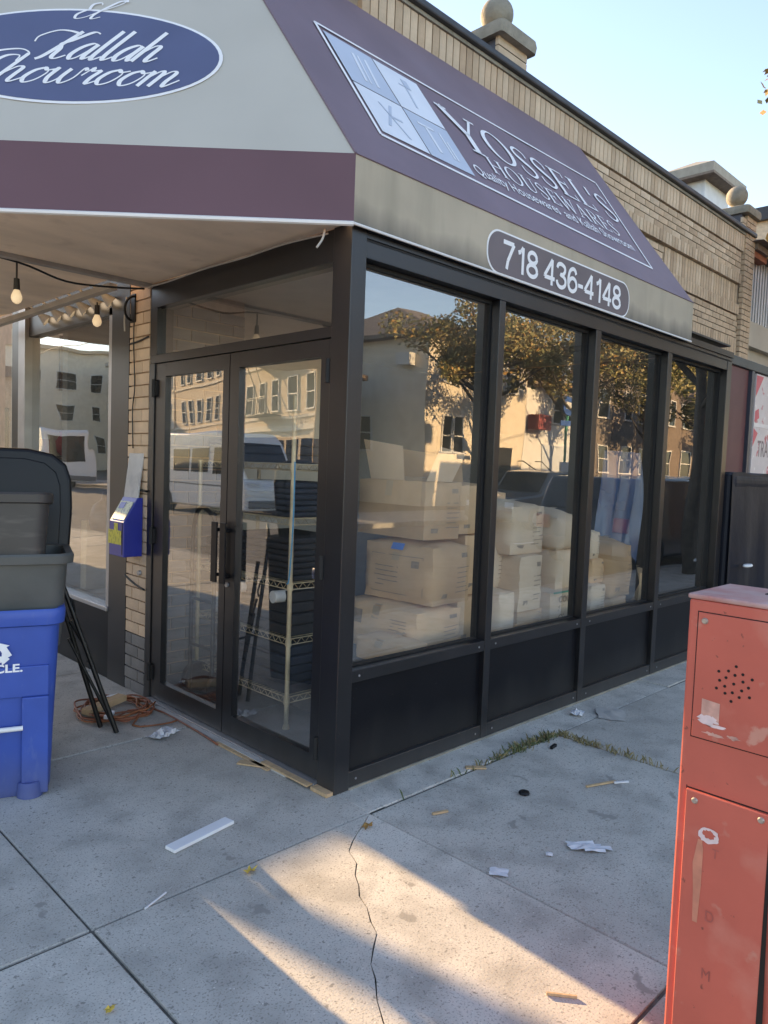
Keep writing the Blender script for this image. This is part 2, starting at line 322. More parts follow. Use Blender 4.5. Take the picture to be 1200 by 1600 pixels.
for i in range(3):
    yy = [-.235, 1.22, 2.66, 4.1, 5.55, 7.0, 8.5, 10, 11.5, 13]
    for j in range(len(yy)-1):
        slab_at([(xs[i], yy[j]), (xs[i+1]+(.11 if i == 2 else 0), yy[j]), (xs[i+1]+(.11 if i == 2 else 0), yy[j+1]), (xs[i], yy[j+1])], dz=-.001 if i == 2 else None)
# the cracked slab in front of the corner: two slabs either side of a ragged crack
crk = [(-.012, -.241), (-.10, -.30), (-.155, -.327), (-.23, -.365), (-.285, -.421), (-.325, -.50), (-.395, -.560), (-.43, -.62), (-.473, -.668), (-.50, -.745), (-.542, -.806), (-.575, -.86), (-.63, -.907), (-.69, -.955), (-.731, -1.016), (-.79, -1.09), (-.836, -1.163), (-.90, -1.30), (-.955, -1.42), (-.985, -1.53), (-1.03, -1.629)]
rg = random.Random(3); crk = [(x+rg.uniform(-.006, .006), y+rg.uniform(-.006, .006)) if 0 < i < len(crk)-1 else (x, y) for i, (x, y) in enumerate(crk)]
gw = [0.0008+.0022*abs(math.sin(i*1.7)) for i in range(len(crk))]
left = [(-1.249, -.243), (-1.249, -1.629)]+[(x-g*.7, y+g*.7) for (x, y), g in list(zip(crk, gw))[::-1]]
right = [(x+g*.7, y-g*.7) for (x, y), g in zip(crk, gw)]+[(-.006, -1.629), (-.006, -.247)]
MB().slab(left, -.10, .001).build('paving_slab', 'concrete', pav); MB().slab(right, -.10, -.0005).build('paving_slab', 'concrete', pav)

# ------------------------------------------------------------ the shop's inside (rough shell)
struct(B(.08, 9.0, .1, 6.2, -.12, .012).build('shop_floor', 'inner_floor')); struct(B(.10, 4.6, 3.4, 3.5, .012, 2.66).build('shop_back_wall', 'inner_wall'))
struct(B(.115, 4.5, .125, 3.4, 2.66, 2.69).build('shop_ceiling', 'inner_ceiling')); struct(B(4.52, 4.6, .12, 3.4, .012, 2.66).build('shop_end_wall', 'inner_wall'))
# brick return inside the doorway and display room behind the left window
ret = struct(B(.115, .75, 1.955, 2.10, .012, 2.655).build('shop_return_wall', 'pier_mortar'))
for c_ in range(34):
    z0 = .02+c_*.077
    for k in range(-1, 3):
        x0 = .12+k*.215+(.107 if c_ % 2 else 0); x1 = min(x0+.205, .748); x0 = max(x0, .118)
        if x1-x0 > .05 and z0 < 2.55:
            w_ = round(x1-x0, 3); piece('brick', ('ret', w_), lambda w_=w_: B(0, w_, 0, .012, 0, .067), 'grey_brick', ret, Matrix.Translation((x0, 1.944, z0)))
struct(B(1.55, 1.60, 2.11, 4.6, .012, 2.655).build('display_back_wall', 'cream_wall')); struct(B(.1, 1.60, 4.61, 4.66, .012, 2.655).build('display_end_wall', 'cream_wall'))
struct(B(.76, 1.55, 2.06, 2.105, .012, 2.655).build('display_side_wall', 'cream_wall'))
struct(B(.105, 1.548, 2.15, 4.60, .42, .47).build('display_platform', 'cream_wall'))

# ------------------------------------------------------------ brick building above and around
bld = thing('store_building', (4.0, 2.0, 0), 'tan brick corner store with dark coping and stone ball finials', 'building')
wall = B(.25, 7.78, 1.088, 1.36, 2.725, 4.60).build('side_wall', 'mortar', bld)
B(7.62, 7.777, 1.37, 9.0, 0, 4.55).build('end_wall', 'brick_dark', bld)
B(.6, 7.60, 1.38, 9.0, 4.30, 4.42).build('roof', 'coping', bld)
B(.02, 7.775, 1.00, 1.42, 4.602, 4.655).build('coping', 'coping', bld, bevel=.012)
B(.02, 7.77, 1.035, 1.055, 4.575, 4.60).build('coping_drip', 'cap_stone', bld)
B(4.6, 7.77, 1.07, 1.30, 0.0, 2.72).build('lower_wall', 'brick_dark', bld)
seen = []; rest = MB(); restd = MB()
NB = [0]
def brick(x0, x1, z0, z1, y=1.05, m=None):
    w_, h_ = round(x1-x0, 3), round(z1-z0, 3); mm = m or R.choice(['brick', 'brick', 'brick_light', 'brick', 'brick_dark'] if R.random() < .5 else ['brick', 'brick_light'])
    jy = R.uniform(-.0012, .0012)
    if NB[0] < 296:
        NB[0] += 1; piece('brick', ('w', w_, h_, mm), lambda: B(0, w_, 0, .05, 0, h_), mm, wall, Matrix.Translation((x0, y+jy, z0)))
    else: (restd if mm == 'brick_dark' else rest).box(x0, x1, y+jy, y+.05, z0, z1)
ZS0, ZS1 = 4.375, 4.572
n_ = int((7.60-.95)/.0735)
for k in range(n_):                                        # soldier course under the coping
    x0 = .95+k*.0735
    brick(x0, x0+.064, ZS0, ZS1, m='brick_light' if R.random() < .55 else None)
def run(z0, z1, xa, xb, skip=None):
    zc = z0; c_ = 0
    while zc+.055 < z1+.001:
        x0 = xa-(.105 if c_ % 2 else 0)
        while x0 < xb:
            a, b = max(x0, xa), min(x0+.20, xb)
            if b-a > .05: brick(a, b, zc, zc+.057)
            x0 += .21
        zc += .0668; c_ += 1
run(4.09, 4.37, 3.35, 7.40)                                 # courses above the panel
def soldier(z0, z1, xa, xb, y, st=.0735):
    x0 = xa
    while x0+.05 < xb:
        brick(x0, x0+.063, z0, z1, y); x0 += st
soldier(3.965, 4.082, 3.6, 7.42, 1.036)                     # projecting rowlock over the panel
run(3.60, 3.955, 3.9, 5.28)
soldier(3.715, 3.955, 5.36, 7.40, 1.075)                    # recessed panel
soldier(3.585, 3.705, 4.1, 7.42, 1.036)
run(3.31, 3.58, 3.5, 7.40); soldier(3.06, 3.30, 3.9, 7.46, 1.05)
zc = 2.75; c_ = 0
while zc < 4.8:                                             # corner pier at the far end
    if c_ % 2: brick(7.47, 7.57, zc, zc+.057, 1.028); brick(7.58, 7.785, zc, zc+.057, 1.028)
    else: brick(7.47, 7.675, zc, zc+.057, 1.028); brick(7.685, 7.785, zc, zc+.057, 1.028)
    zc += .0668; c_ += 1
rest.build('brick_courses', 'brick', wall, kind='stuff'); restd.build('dark_bricks', 'brick_dark', wall, kind='stuff')
def finial(x0, x1, cx, zb, zt):
    p = B(x0+.012, x1-.012, 1.062, 1.42, zb, zt).build('parapet_pier', 'flashing', bld)
    z_ = zb
    while z_+.05 < zt:
        w_ = round(x1-x0, 3); piece('brick', ('pier', w_), lambda: B(0, w_, 0, .03, 0, .06), 'brick_light', p, Matrix.Translation((x0, 1.04, z_+.002))); z_ += .069
    MB().loft([(zt, .23, .23, .03), (zt+.05, .24, .24, .04), (zt+.09, .235, .235, .05), (zt+.13, .13, .13, .06), (zt+.15, .06, .06, .055)], Matrix.Translation((cx, 1.21, 0))).build('pier_cap', 'cap_stone', p, smooth=True, auto=40)
    pr = [(.045, zt+.14), (.05, zt+.165)]+[(.128*math.sin(a), zt+.285-.128*math.cos(a)) for a in [math.radians(x) for x in range(24, 181, 13)]]
    MB().lathe(pr+[(.004, zt+.413)], (cx, 1.21, 0), 24).build('ball_finial', 'cap_stone', p, smooth=True)
finial(2.33, 2.70, 2.515, 4.60, 4.80); finial(7.36, 7.785, 7.57, 4.64, 4.82)
# brick pier beside the doors
pier = B(.012, .112, 1.872, 2.14, 0, 2.86).build('door_pier', 'pier_mortar', bld)
for c_ in range(37):
    z0 = .006+c_*.077; mm = 'grey_brick' if z0 < .36 else 'painted_brick'
    cuts = ((0, .085), (.093, .268)) if c_ % 2 else ((0, .178), (.186, .268))
    for a, b in cuts:
        piece('brick', ('p', mm, a, b), lambda: B(0, .02, 0, round(b-a, 4), 0, .068), mm, pier, Matrix.Translation((-.004+R.uniform(-.002, .002), 1.872+a, z0)))
# left shop front
B(-.2, .11, 1.90, 4.7, 2.86, 2.875).build('recess_ceiling', 'soffit', bld); B(-.2, .0, 1.86, 1.895, 2.64, 2.86).build('recess_end', 'soffit', bld)
lf = B(-.005, .11, 2.145, 2.40, 0, 2.855).build('window_post', 'black_frame', bld)
B(-.03, .10, 3.95, 4.10, 0, 2.855).build('window_post', 'grey_metal', bld); B(-.005, .11, 4.11, 4.32, 0, 2.855).build('window_post', 'black_frame', bld)
B(.0, .05, 2.41, 2.455, .5, 2.55).build('window_frame', 'grey_metal', bld)
B(0, .1, 2.40, 3.95, 0.0, .47).build('stall_riser', 'black_panel', bld); B(-.02, .1, 2.402, 3.948, .472, .505).build('window_sill', 'grey_metal', bld, bevel=.006)
B(0, .1, 2.402, 3.948, 2.50, 2.855).build('window_head', 'black_frame', bld)
B(.03, .036, 2.455, 3.95, .505, 2.50).build('window_pane', 'window_glass', bld); B(.03, .036, 4.32, 4.6, .505, 2.50).build('window_pane', 'window_glass', bld)
B(0, .1, 4.321, 4.6, 0, .50).build('stall_riser', 'black_panel', bld)
B(.55, .75, 4.62, 9.0, 0, 4.2).build('set_back_wall', 'brick_dark', bld)  # unseen wall, set back so the low sun reaches the pavement
B(-.21, -.16, 2.0, 4.6, 2.575, 2.612).build('head_trim', 'white_trim', bld)


# ------------------------------------------------------------ glazed corner enclosure with the double doors
enc = thing('glass_shop_enclosure', (0, 0, 0), 'black framed glass corner enclosure with double doors under the awning', 'storefront')
B(-.012, .080, -.004, .1225, 0, 2.62).build('corner_post', 'black_frame', enc, bevel=.003)
B(.081, 4.398, 0, .11, 2.485, 2.562).build('header_rail', 'black_frame', enc, bevel=.003)
B(.081, 4.5, .004, .10, 2.5625, 2.572).build('header_groove', 'rubber', enc)
B(.081, 4.5, -.002, .11, 2.5725, 2.598).build('header_rail', 'black_frame', enc, bevel=.002)
B(.081, 4.505, -.012, .115, 2.5985, 2.648).build('header_fascia', 'black_frame', enc, bevel=.002)
mull = [(1.105, 1.160), (2.160, 2.225), (3.240, 3.310)]
for a, b in mull: B(a, b, 0, .11, .0, 2.4845).build('mullion', 'black_frame', enc, bevel=.003)
B(4.40, 4.50, -.003, .11, 0, 2.5615).build('end_post', 'black_frame', enc, bevel=.003)
B(4.40, 4.50, .115, 1.06, 0, 2.6).build('end_wall_panel', 'black_panel', enc)
edges = [.0805, 1.105, 1.160, 2.160, 2.225, 3.240, 3.310, 4.3995]
for k in range(4):
    a, b = edges[2*k]+.0005, edges[2*k+1]-.0005
    B(a, b, .002, .112, .515, .575).build('sill_rail', 'black_frame', enc, bevel=.003); B(a, b, .004, .11, .0, .085).build('base_rail', 'black_frame', enc, bevel=.003)
    B(a, b, .030, .09, .0855, .5145).build('base_panel', 'black_panel', enc)
    p = room_side(B(a, b, .080, .086, .5755, 2.4845).build('window_pane', 'shop_glass', enc), (0, 1, 0))
    g = MB(); g.box(a, b, .055, .079, 2.466, 2.484); g.box(a, b, .06, .079, .5755, .588); g.box(a, a+.012, .06, .079, .588, 2.466); g.box(b-.012, b, .06, .079, .588, 2.466)
    g.build('gasket', 'rubber', p)
# door wall
B(.0, .11, .123, 1.870, 2.472, 2.62).build('door_header', 'black_frame', enc, bevel=.003)
B(.0, .11, .123, 1.870, 2.130, 2.181).build('transom_rail', 'black_frame', enc, bevel=.003)
B(-.003, .11, 1.806, 1.871, 0, 2.1295).build('door_jamb', 'black_frame', enc, bevel=.003); B(0, .11, 1.785, 1.870, 2.1815, 2.4715).build('door_jamb', 'black_frame', enc)
room_side(B(.03, .036, .123, 1.785, 2.1815, 2.4715).build('transom_pane', 'door_glass', enc), (1, 0, 0))
B(-.03, .11, .123, 1.806, .0, .020).build('threshold', 'grey_metal', enc, bevel=.004)
def leaf(y0, y1, g0, g1, hy, hs):
    d = MB(); d.box(.006, .052, y0, g0, .024, 2.124); d.box(.006, .052, g1, y1, .024, 2.124); d.box(.0063, .0517, g0, g1, 2.045, 2.124); d.box(.0063, .0517, g0, g1, .024, .138)
    d = d.build('door', 'black_frame', enc)
    room_side(B(.026, .032, g0, g1, .138, 2.045).build('door_pane', 'door_glass', d), (1, 0, 0))
    MB().box(-.045, -.035, hy-.028, hy+.028, .87, 1.205).box(-.035, .006, hy-.006, hy+.006, .90, .92).box(-.035, .006, hy-.006, hy+.006, 1.15, 1.17).build('pull_handle', 'black_panel', d, bevel=.003)
    for z in (1.92, 1.0, .13): MB().cyl((-.008, hs, z), (-.008, hs, z+.11), .013, n=10).box(-.006, .006, hs-.03, hs+.012, z+.01, z+.1).build('hinge', 'rubber', d)
    return d
dr = leaf(.130, .972, .205, .885, .935, .138); dl = leaf(.980, 1.800, 1.040, 1.680, 1.020, 1.800)
MB().cyl((-.004, .950, .86), (.01, .950, .86), .014, n=14).build('lock_cylinder', 'grey_metal', dr)
# enclosure roof over the glazing
B(.0, 4.5, .02, 1.05, 2.70, 2.715).build('enclosure_roof', 'coping', enc)
B(.081, 4.5, -.006, .003, .0, .010).build('sealant_bead', 'cap_stone', enc)
for k in range(4):
    for x in (edges[2*k]+.05, edges[2*k+1]-.05):
        for z in (.545, .045): MB().cyl((x, .0025, z), (x, -.0005, z), .006, n=8).build('screw', 'grey_metal', enc)
# wooden shims and a pale sill strip along the threshold
sh = thing('threshold_shims', (-.03, .3, 0), 'pale wood shims wedged under the double doors at the pavement', 'wood')
mat('raw_wood', (.50, .34, .20), .8, .15, 12, mapscale=(1, 6, 1)); mat('pale_strip', (.47, .46, .44), .8, .1, 9)
B(-.062, -.031, .30, 1.62, .001, .012).build('sill_strip', 'pale_strip', sh); B(-.066, -.031, .13, .50, .0125, .021).build('shim', 'raw_wood', sh)
B(-.055, -.014, .0, .115, .001, .018).build('shim', 'raw_wood', sh); B(-.085, -.063, .42, .9, .001, .009).build('shim', 'raw_wood', sh)

# ------------------------------------------------------------ awning
awn = thing('corner_awning', (0, 0, 2.6), 'maroon, grey and beige canvas awning wrapping the store corner', 'awning')
Z0, ZV, ZT, WY, XE = 2.608, 2.903, 4.372, 1.045, 3.545
A = Vector((-.035, -.035, 0)); dg = Vector((-1, 1, 0)).normalized(); LF = 4.6
T0 = Vector((-.125, WY, ZT))
def quad(name, m, pts, parent=awn, th=.006):
    p = [Vector(q) for q in pts]; nn = (p[1]-p[0]).cross(p[2]-p[0]).normalized()*th
    return MB().add(p+[q-nn for q in p], [(0, 1, 2, 3), (7, 6, 5, 4)]+[(i, i+4, (i+1) % 4+4, (i+1) % 4) for i in range(4)]).build(name, m, parent)
A0 = A+Vector((0, 0, Z0)); AV = A+Vector((0, 0, ZV))
E0 = Vector((XE, A.y, Z0)); EV = Vector((XE, A.y, ZV)); ET = Vector((XE, WY, ZT))
def sheet(name, m, p0, p1, p2, p3, nu, nv, rib):
    """canvas panel stretched over ribs: sags a little between them"""
    p0, p1, p2, p3 = (Vector(p) for p in (p0, p1, p2, p3)); nn = (p1-p0).cross(p3-p0).normalized(); vs = []; rr = random.Random(len(name)); L_ = (p1-p0).length
    ph = [rr.uniform(.5, 1.2) for _ in range(12)]
    for j in range(nv+1):
        for i in range(nu+1):
            u_, v_ = i/nu, j/nv; q = p0.lerp(p1, u_).lerp(p3.lerp(p2, u_), v_); b = u_*L_/rib; k = ph[int(b) % 12]
            d = .005*k*math.sin(math.pi*(b % 1))**2*math.sin(math.pi*v_)+.0012*math.sin(b*9+v_*5)*math.sin(math.pi*v_)*k
            vs.append(q-nn*max(0, d))
    fs = [(j*(nu+1)+i, j*(nu+1)+i+1, (j+1)*(nu+1)+i+1, (j+1)*(nu+1)+i) for j in range(nv) for i in range(nu)]
    return MB().add(vs, fs).build(name, m, awn, smooth=True)
side_v = quad('side_valance', 'awning_beige', [A0, E0, EV, AV]); side_s = sheet('side_slope', 'awning_maroon', AV, EV, ET, T0, 72, 18, .88)
FL0 = A0+dg*LF; FLV = AV+dg*LF; FLT = T0+dg*LF
front_v = quad('front_valance', 'awning_maroon_band', [FL0, A0, AV, FLV]); front_s = sheet('front_slope', 'awning_grey', FLV, AV, T0, FLT, 90, 18, .92)
MB().add([E0, (XE, WY, Z0), ET, EV], [(0, 1, 2, 3)]).build('end_gusset', 'awning_beige', awn)
MB().tube([A0+dg*LF+Vector((0, 0, -.006)), A0+Vector((0, 0, -.006))], .011, 6).build('piping', 'piping', awn)
MB().tube([A0+Vector((0, 0, -.004)), E0+Vector((0, 0, -.004))], .0065, 6).build('piping', 'piping', awn)
MB().tube([AV+Vector((-.001, -.001, .001)), T0+Vector((-.001, -.001, .002))], .006, 6).build('seam', 'awning_maroon', awn)
MB().tube([AV+Vector((-.002, -.002, 0)), EV+Vector((0, -.002, 0))], .004, 5).build('seam', 'awning_maroon', awn)
# soffits
sf = A0+Vector((.02, .02, .012))
MB().slab([(.0, .02), (.0, 1.845), (-1.82, 1.845)], 2.622, 2.64).build('front_soffit', 'soffit', awn)
MB().slab([(-.2, 1.90), (-.2, 4.7), (-3.2, 4.7), (-3.2, 3.2), (-1.9, 1.90)], 2.636, 2.65).build('rear_soffit', 'soffit', awn)
MB().box(-1.95, .0, 1.846, 1.90, 2.600, 2.632).build('soffit_strip', 'soffit_strip', awn)
# lettering on the side slope
ex = Vector((1, 0, 0)); ey = (Vector((0, WY, ZT))-Vector((0, A.y, ZV))).normalized(); so_ = Vector((0, A.y, ZV)); sn = ex.cross(ey)
def on_side(mb, poly, lift): return mb.plate(poly, so_+sn*lift, ex, ey, .0012)
def frame_poly(mb, x0, x1, y0, y1, wd, lift):
    for q in ([(x0, y0), (x1, y0), (x1, y0+wd), (x0, y0+wd)], [(x0, y1-wd), (x1, y1-wd), (x1, y1), (x0, y1)], [(x0, y0+wd), (x0+wd, y0+wd), (x0+wd, y1-wd), (x0, y1-wd)], [(x1-wd, y0+wd), (x1, y0+wd), (x1, y1-wd), (x1-wd, y1-wd)]): on_side(mb, q, lift)
    return mb
def line_quad(mb, a, b, wd, lift):
    d = Vector((b[0]-a[0], b[1]-a[1])).normalized()*wd/2; return on_side(mb, [(a[0]+d.y, a[1]-d.x), (b[0]+d.y, b[1]-d.x), (b[0]-d.y, b[1]+d.x), (a[0]-d.y, a[1]+d.x)], lift)
fr = MB(); c4 = [(.272, .285), (3.10, .235), (3.24, 1.235), (.272, 1.185)]
for i in range(4): line_quad(fr, c4[i], c4[(i+1) % 4], .020, .002)
fr.build('sign_border', 'lettering_white', side_s)
tl = [((.305, .72), (.655, 1.135), 'logo_grey'), ((.665, .72), (1.03, 1.135), 'logo_white'), ((.305, .325), (.655, .71), 'logo_white'), ((.665, .325), (1.03, .71), 'logo_grey')]
tiles = []
for (a, b, mm) in tl: tiles.append(on_side(MB(), [a, (b[0], a[1]), b, (a[0], b[1])], .002).build('logo_tile', mm, side_s))
def icon(parent, parts, m):
    mb = MB()
    for p in parts: on_side(mb, p, .0045)
    mb.build('utensil_mark', m, parent)
def bar(x, y, w_, h_, sk=0): return [(x, y), (x+w_, y), (x+w_+sk, y+h_), (x+sk, y+h_)]
icon(tiles[0], [bar(.43, .79, .02, .26, .03), bar(.52, .79, .02, .26, .03), bar(.47, .79, .012, .26, .03)], 'logo_white')
icon(tiles[1], [bar(.83, .80, .016, .20, .02), bar(.80, .99, .07, .012), bar(.85, .99, .05, .08)], 'logo_grey')
icon(tiles[2], [bar(.40, .42, .02, .22, .12), bar(.46, .52, .10, .016, 0), bar(.53, .38, .014, .24, -.1)], 'logo_grey')
icon(tiles[3], [bar(.78, .40, .024, .22), bar(.73, .61, .13, .02), bar(.90, .40, .015, .22), bar(.93, .40, .015, .16)], 'logo_white')
# serif capitals
TK, TN = .150, .060
def st(p, w_): return ([tuple(q) for q in p], w_)
GL = {
 'Y': (.86, [st([(.04, 1), (.43, .46)], TK), st([(.80, 1), (.45, .46)], TN), st([(.43, .50), (.43, 0)], TK), st([(-.06, .985), (.22, .985)], .045), st([(.66, .985), (.92, .985)], .045), st([(.27, .02), (.59, .02)], .045)]),
 'O': (1.0, [('o', .5, .5, .42, .5)]),
 'S': (.66, [('s',)]),
 'E': (.74, [st([(.16, 1), (.16, 0)], TK), st([(.02, .975), (.64, .975)], .05), st([(.16, .52), (.52, .52)], .05), st([(.02, .025), (.68, .025)], .05), st([(.635, 1), (.60, .80)], .05), st([(.52, .64), (.52, .40)], .05), st([(.68, 0), (.64, .22)], .05)]),
 'L': (.72, [st([(.16, 1), (.16, 0)], TK), st([(.02, .978), (.32, .978)], .045), st([(.02, .025), (.66, .025)], .05), st([(.67, 0), (.63, .24)], .05)]),
 "'": (.30, [st([(.13, 1.02), (.10, .70)], .10)]),
 'H': (.98, [st([(.18, 1), (.18, 0)], TK), st([(.80, 1), (.80, 0)], TK), st([(.18, .52), (.80, .52)], .05)]+[st([(a, b), (a+.3, b)], .045) for a in (.03, .65) for b in (.978, .022)]),
 'U': (.92, [st([(.18, 1), (.18, .34), (.24, .12), (.45, .02), (.66, .12), (.74, .36), (.75, 1)], 'u'), st([(.03, .978), (.33, .978)], .045), st([(.62, .978), (.88, .978)], .045)]),
 'W': (1.26, [st([(.06, 1), (.36, 0)], TK), st([(.36, 0), (.62, .95)], TN), st([(.58, 1), (.88, 0)], TK), st([(.88, 0), (1.16, 1)], TN), st([(-.06, .98), (.2, .98)], .045), st([(1.02, .98), (1.26, .98)], .045)]),
 'A': (.92, [st([(.10, 0), (.45, 1)], TN), st([(.45, 1), (.82, 0)], TK), st([(.22, .34), (.66, .34)], .045), st([(-.02, .022), (.24, .022)], .045), st([(.66, .022), (.96, .022)], .045)]),
 'R': (.88, [st([(.18, 1), (.18, 0)], TK), st([(.03, .978), (.45, .978)], .045), ('bowl',), st([(.40, .50), (.80, .02)], TK*.9), st([(.03, .022), (.34, .022)], .045), st([(.70, .022), (.92, .022)], .045)]),
}
def glyph(mb, ch, ox, oy, h, sx, lift):
    adv, ss = GL[ch]
    def put(pts, wf):
        vs, fs = stroke2d([(ox+p[0]*h*sx, oy+p[1]*h) for p in pts], wf)
        mb.add([so_+sn*lift+ex*a+ey*b for a, b in vs], fs)
    for s_ in ss:
        if s_[0] == 'o':
            put([(s_[1]+s_[3]*math.cos(t_), s_[2]+s_[4]*math.sin(t_)) for t_ in [2*math.pi*k/40 for k in range(41)]], lambda dx, dy, q: h*(.05+.10*dy*dy))
        elif s_[0] == 's':
            put(crom([(.56, .74), (.54, .90), (.32, .985), (.12, .86), (.12, .68), (.32, .52), (.54, .36), (.56, .16), (.34, .015), (.10, .10), (.07, .28)], 6), lambda dx, dy, q: h*(.055+.10*max(0, 1-abs(q-.5)*3.2)))
        elif s_[0] == 'bowl':
            put(crom([(.30, .975), (.55, .95), (.68, .75), (.55, .53), (.20, .50)], 6), lambda dx, dy, q: h*(.045+.10*dy*dy))
        elif s_[1] == 'u': put(s_[0], lambda dx, dy, q: h*(.06+(.09 if q < .45 else 0)))
        else: put(s_[0], lambda dx, dy, q, w_=s_[1]: h*w_)
    return adv*h*sx
def caps(name, s, x0, x1, y, h, big=None):
    tot = sum(GL[c][0]*(1.25 if (big and i == 0) else 1) for i, c in enumerate(s))+.10*(len(s)-1); sx = (x1-x0)/(tot*h); x = x0; mb = MB()
    for i, c in enumerate(s):
        hh = h*(1.25 if (big and i == 0) else 1); mb = MB(); x += glyph(mb, c, x, y-(hh-h), hh, sx, .004+.0002*(i % 2))+.10*h*sx; mb.build('letter', 'lettering_white', side_s)
caps('lettering', "YOSSEL'S", 1.13, 3.14, .715, .30, True); caps('lettering', 'HOUSEWARES', 1.33, 2.90, .495, .155)
text_on(MB(), 'Quality Housewares  and Kallah Showroom', so_+ex*1.085+ey*.375, ex, ey, .125, 1.90, .0004, .004).build('small_lettering', 'lettering_white', side_s, kind='stuff')
# phone number on the side valance
def pill(x0, x1, z0, z1, r, n=8):
    p = []
    for cx, cz, a0 in ((x1-r, z1-r, 0), (x0+r, z1-r, 90), (x0+r, z0+r, 180), (x1-r, z0+r, 270)):
        p += [(cx+r*math.cos(math.radians(a0+90*k/n)), cz+r*math.sin(math.radians(a0+90*k/n))) for k in range(n+1)]
    return p
vo = Vector((0, A.y, 0)); vz = Vector((0, 0, 1))
pl = MB().plate(pill(.915, 2.505, 2.602, 2.836, .105), vo+Vector((0, -.0005, 0)), ex, vz, .002).build('number_plate', 'lettering_white', side_v)
MB().plate(pill(.926, 2.494, 2.612, 2.826, .096), vo+Vector((0, -.0028, 0)), ex, vz, .0015).build('plate_field', 'sign_dark', pl)
DG = {'7': [[(.05, .93), (.53, .93), (.40, .62), (.27, .30), (.22, 0)]], '1': [[(.12, .74), (.24, .80), (.34, .97), (.34, 0)]], '4': [[(.43, 0), (.43, .97), (.05, .30), (.05, .26), (.57, .26)]], '-': [[(.02, .38), (.30, .38)]],
 '8': ['o', (.30, .735, .20, .195), (.30, .27, .235, .215)], '3': [[(.07, .76), (.13, .90), (.29, .94), (.46, .86), (.48, .70), (.38, .56), (.25, .53), (.40, .49), (.52, .36), (.50, .17), (.36, .06), (.20, .06), (.08, .16), (.05, .28)]],
 '6': [[(.50, .76), (.43, .90), (.30, .94), (.15, .83), (.08, .60), (.07, .36), (.13, .14), (.29, .055), (.46, .14), (.52, .32), (.45, .50), (.30, .57), (.15, .49), (.08, .34)]]}
AD = {'-': .36, ' ': .26, '1': .50}
def digits(s, x0, x1, z, h):
    tot = sum(AD.get(c, .62) for c in s); k = (x1-x0)/tot; x = x0
    for c in s:
        if c != ' ':
            mb = MB(); g = DG[c]; paths = []
            if g[0] == 'o': paths = [[(a+ra*math.cos(2*math.pi*q/28), b+rb*math.sin(2*math.pi*q/28)) for q in range(29)] for a, b, ra, rb in g[1:]]
            else: paths = [crom(p_, 5) if c in '36' else p_ for p_ in g]
            for q, p_ in enumerate(paths):
                if c in '714-':
                    for a, b in zip(p_[:-1], p_[1:]):
                        vs, fs = stroke2d([(x+a[0]*k, z+a[1]*h), (x+b[0]*k, z+b[1]*h)], lambda dx, dy, s_: .0235); mb.add([(v_[0], A.y-.0058-.0004*p_.index(a), v_[1]) for v_ in vs], fs)
                else:
                    vs, fs = stroke2d([(x+a*k, z+b*h) for a, b in p_], lambda dx, dy, s_: .0235); mb.add([(v_[0], A.y-.0058-.0005*q-.00003*n_v, v_[1]) for n_v, v_ in enumerate(vs)], fs)
            mb.build('digit', 'lettering_white', pl)
        x += AD.get(c, .62)*k
digits('718 436-4148', 1.045, 2.385, 2.642, .152)
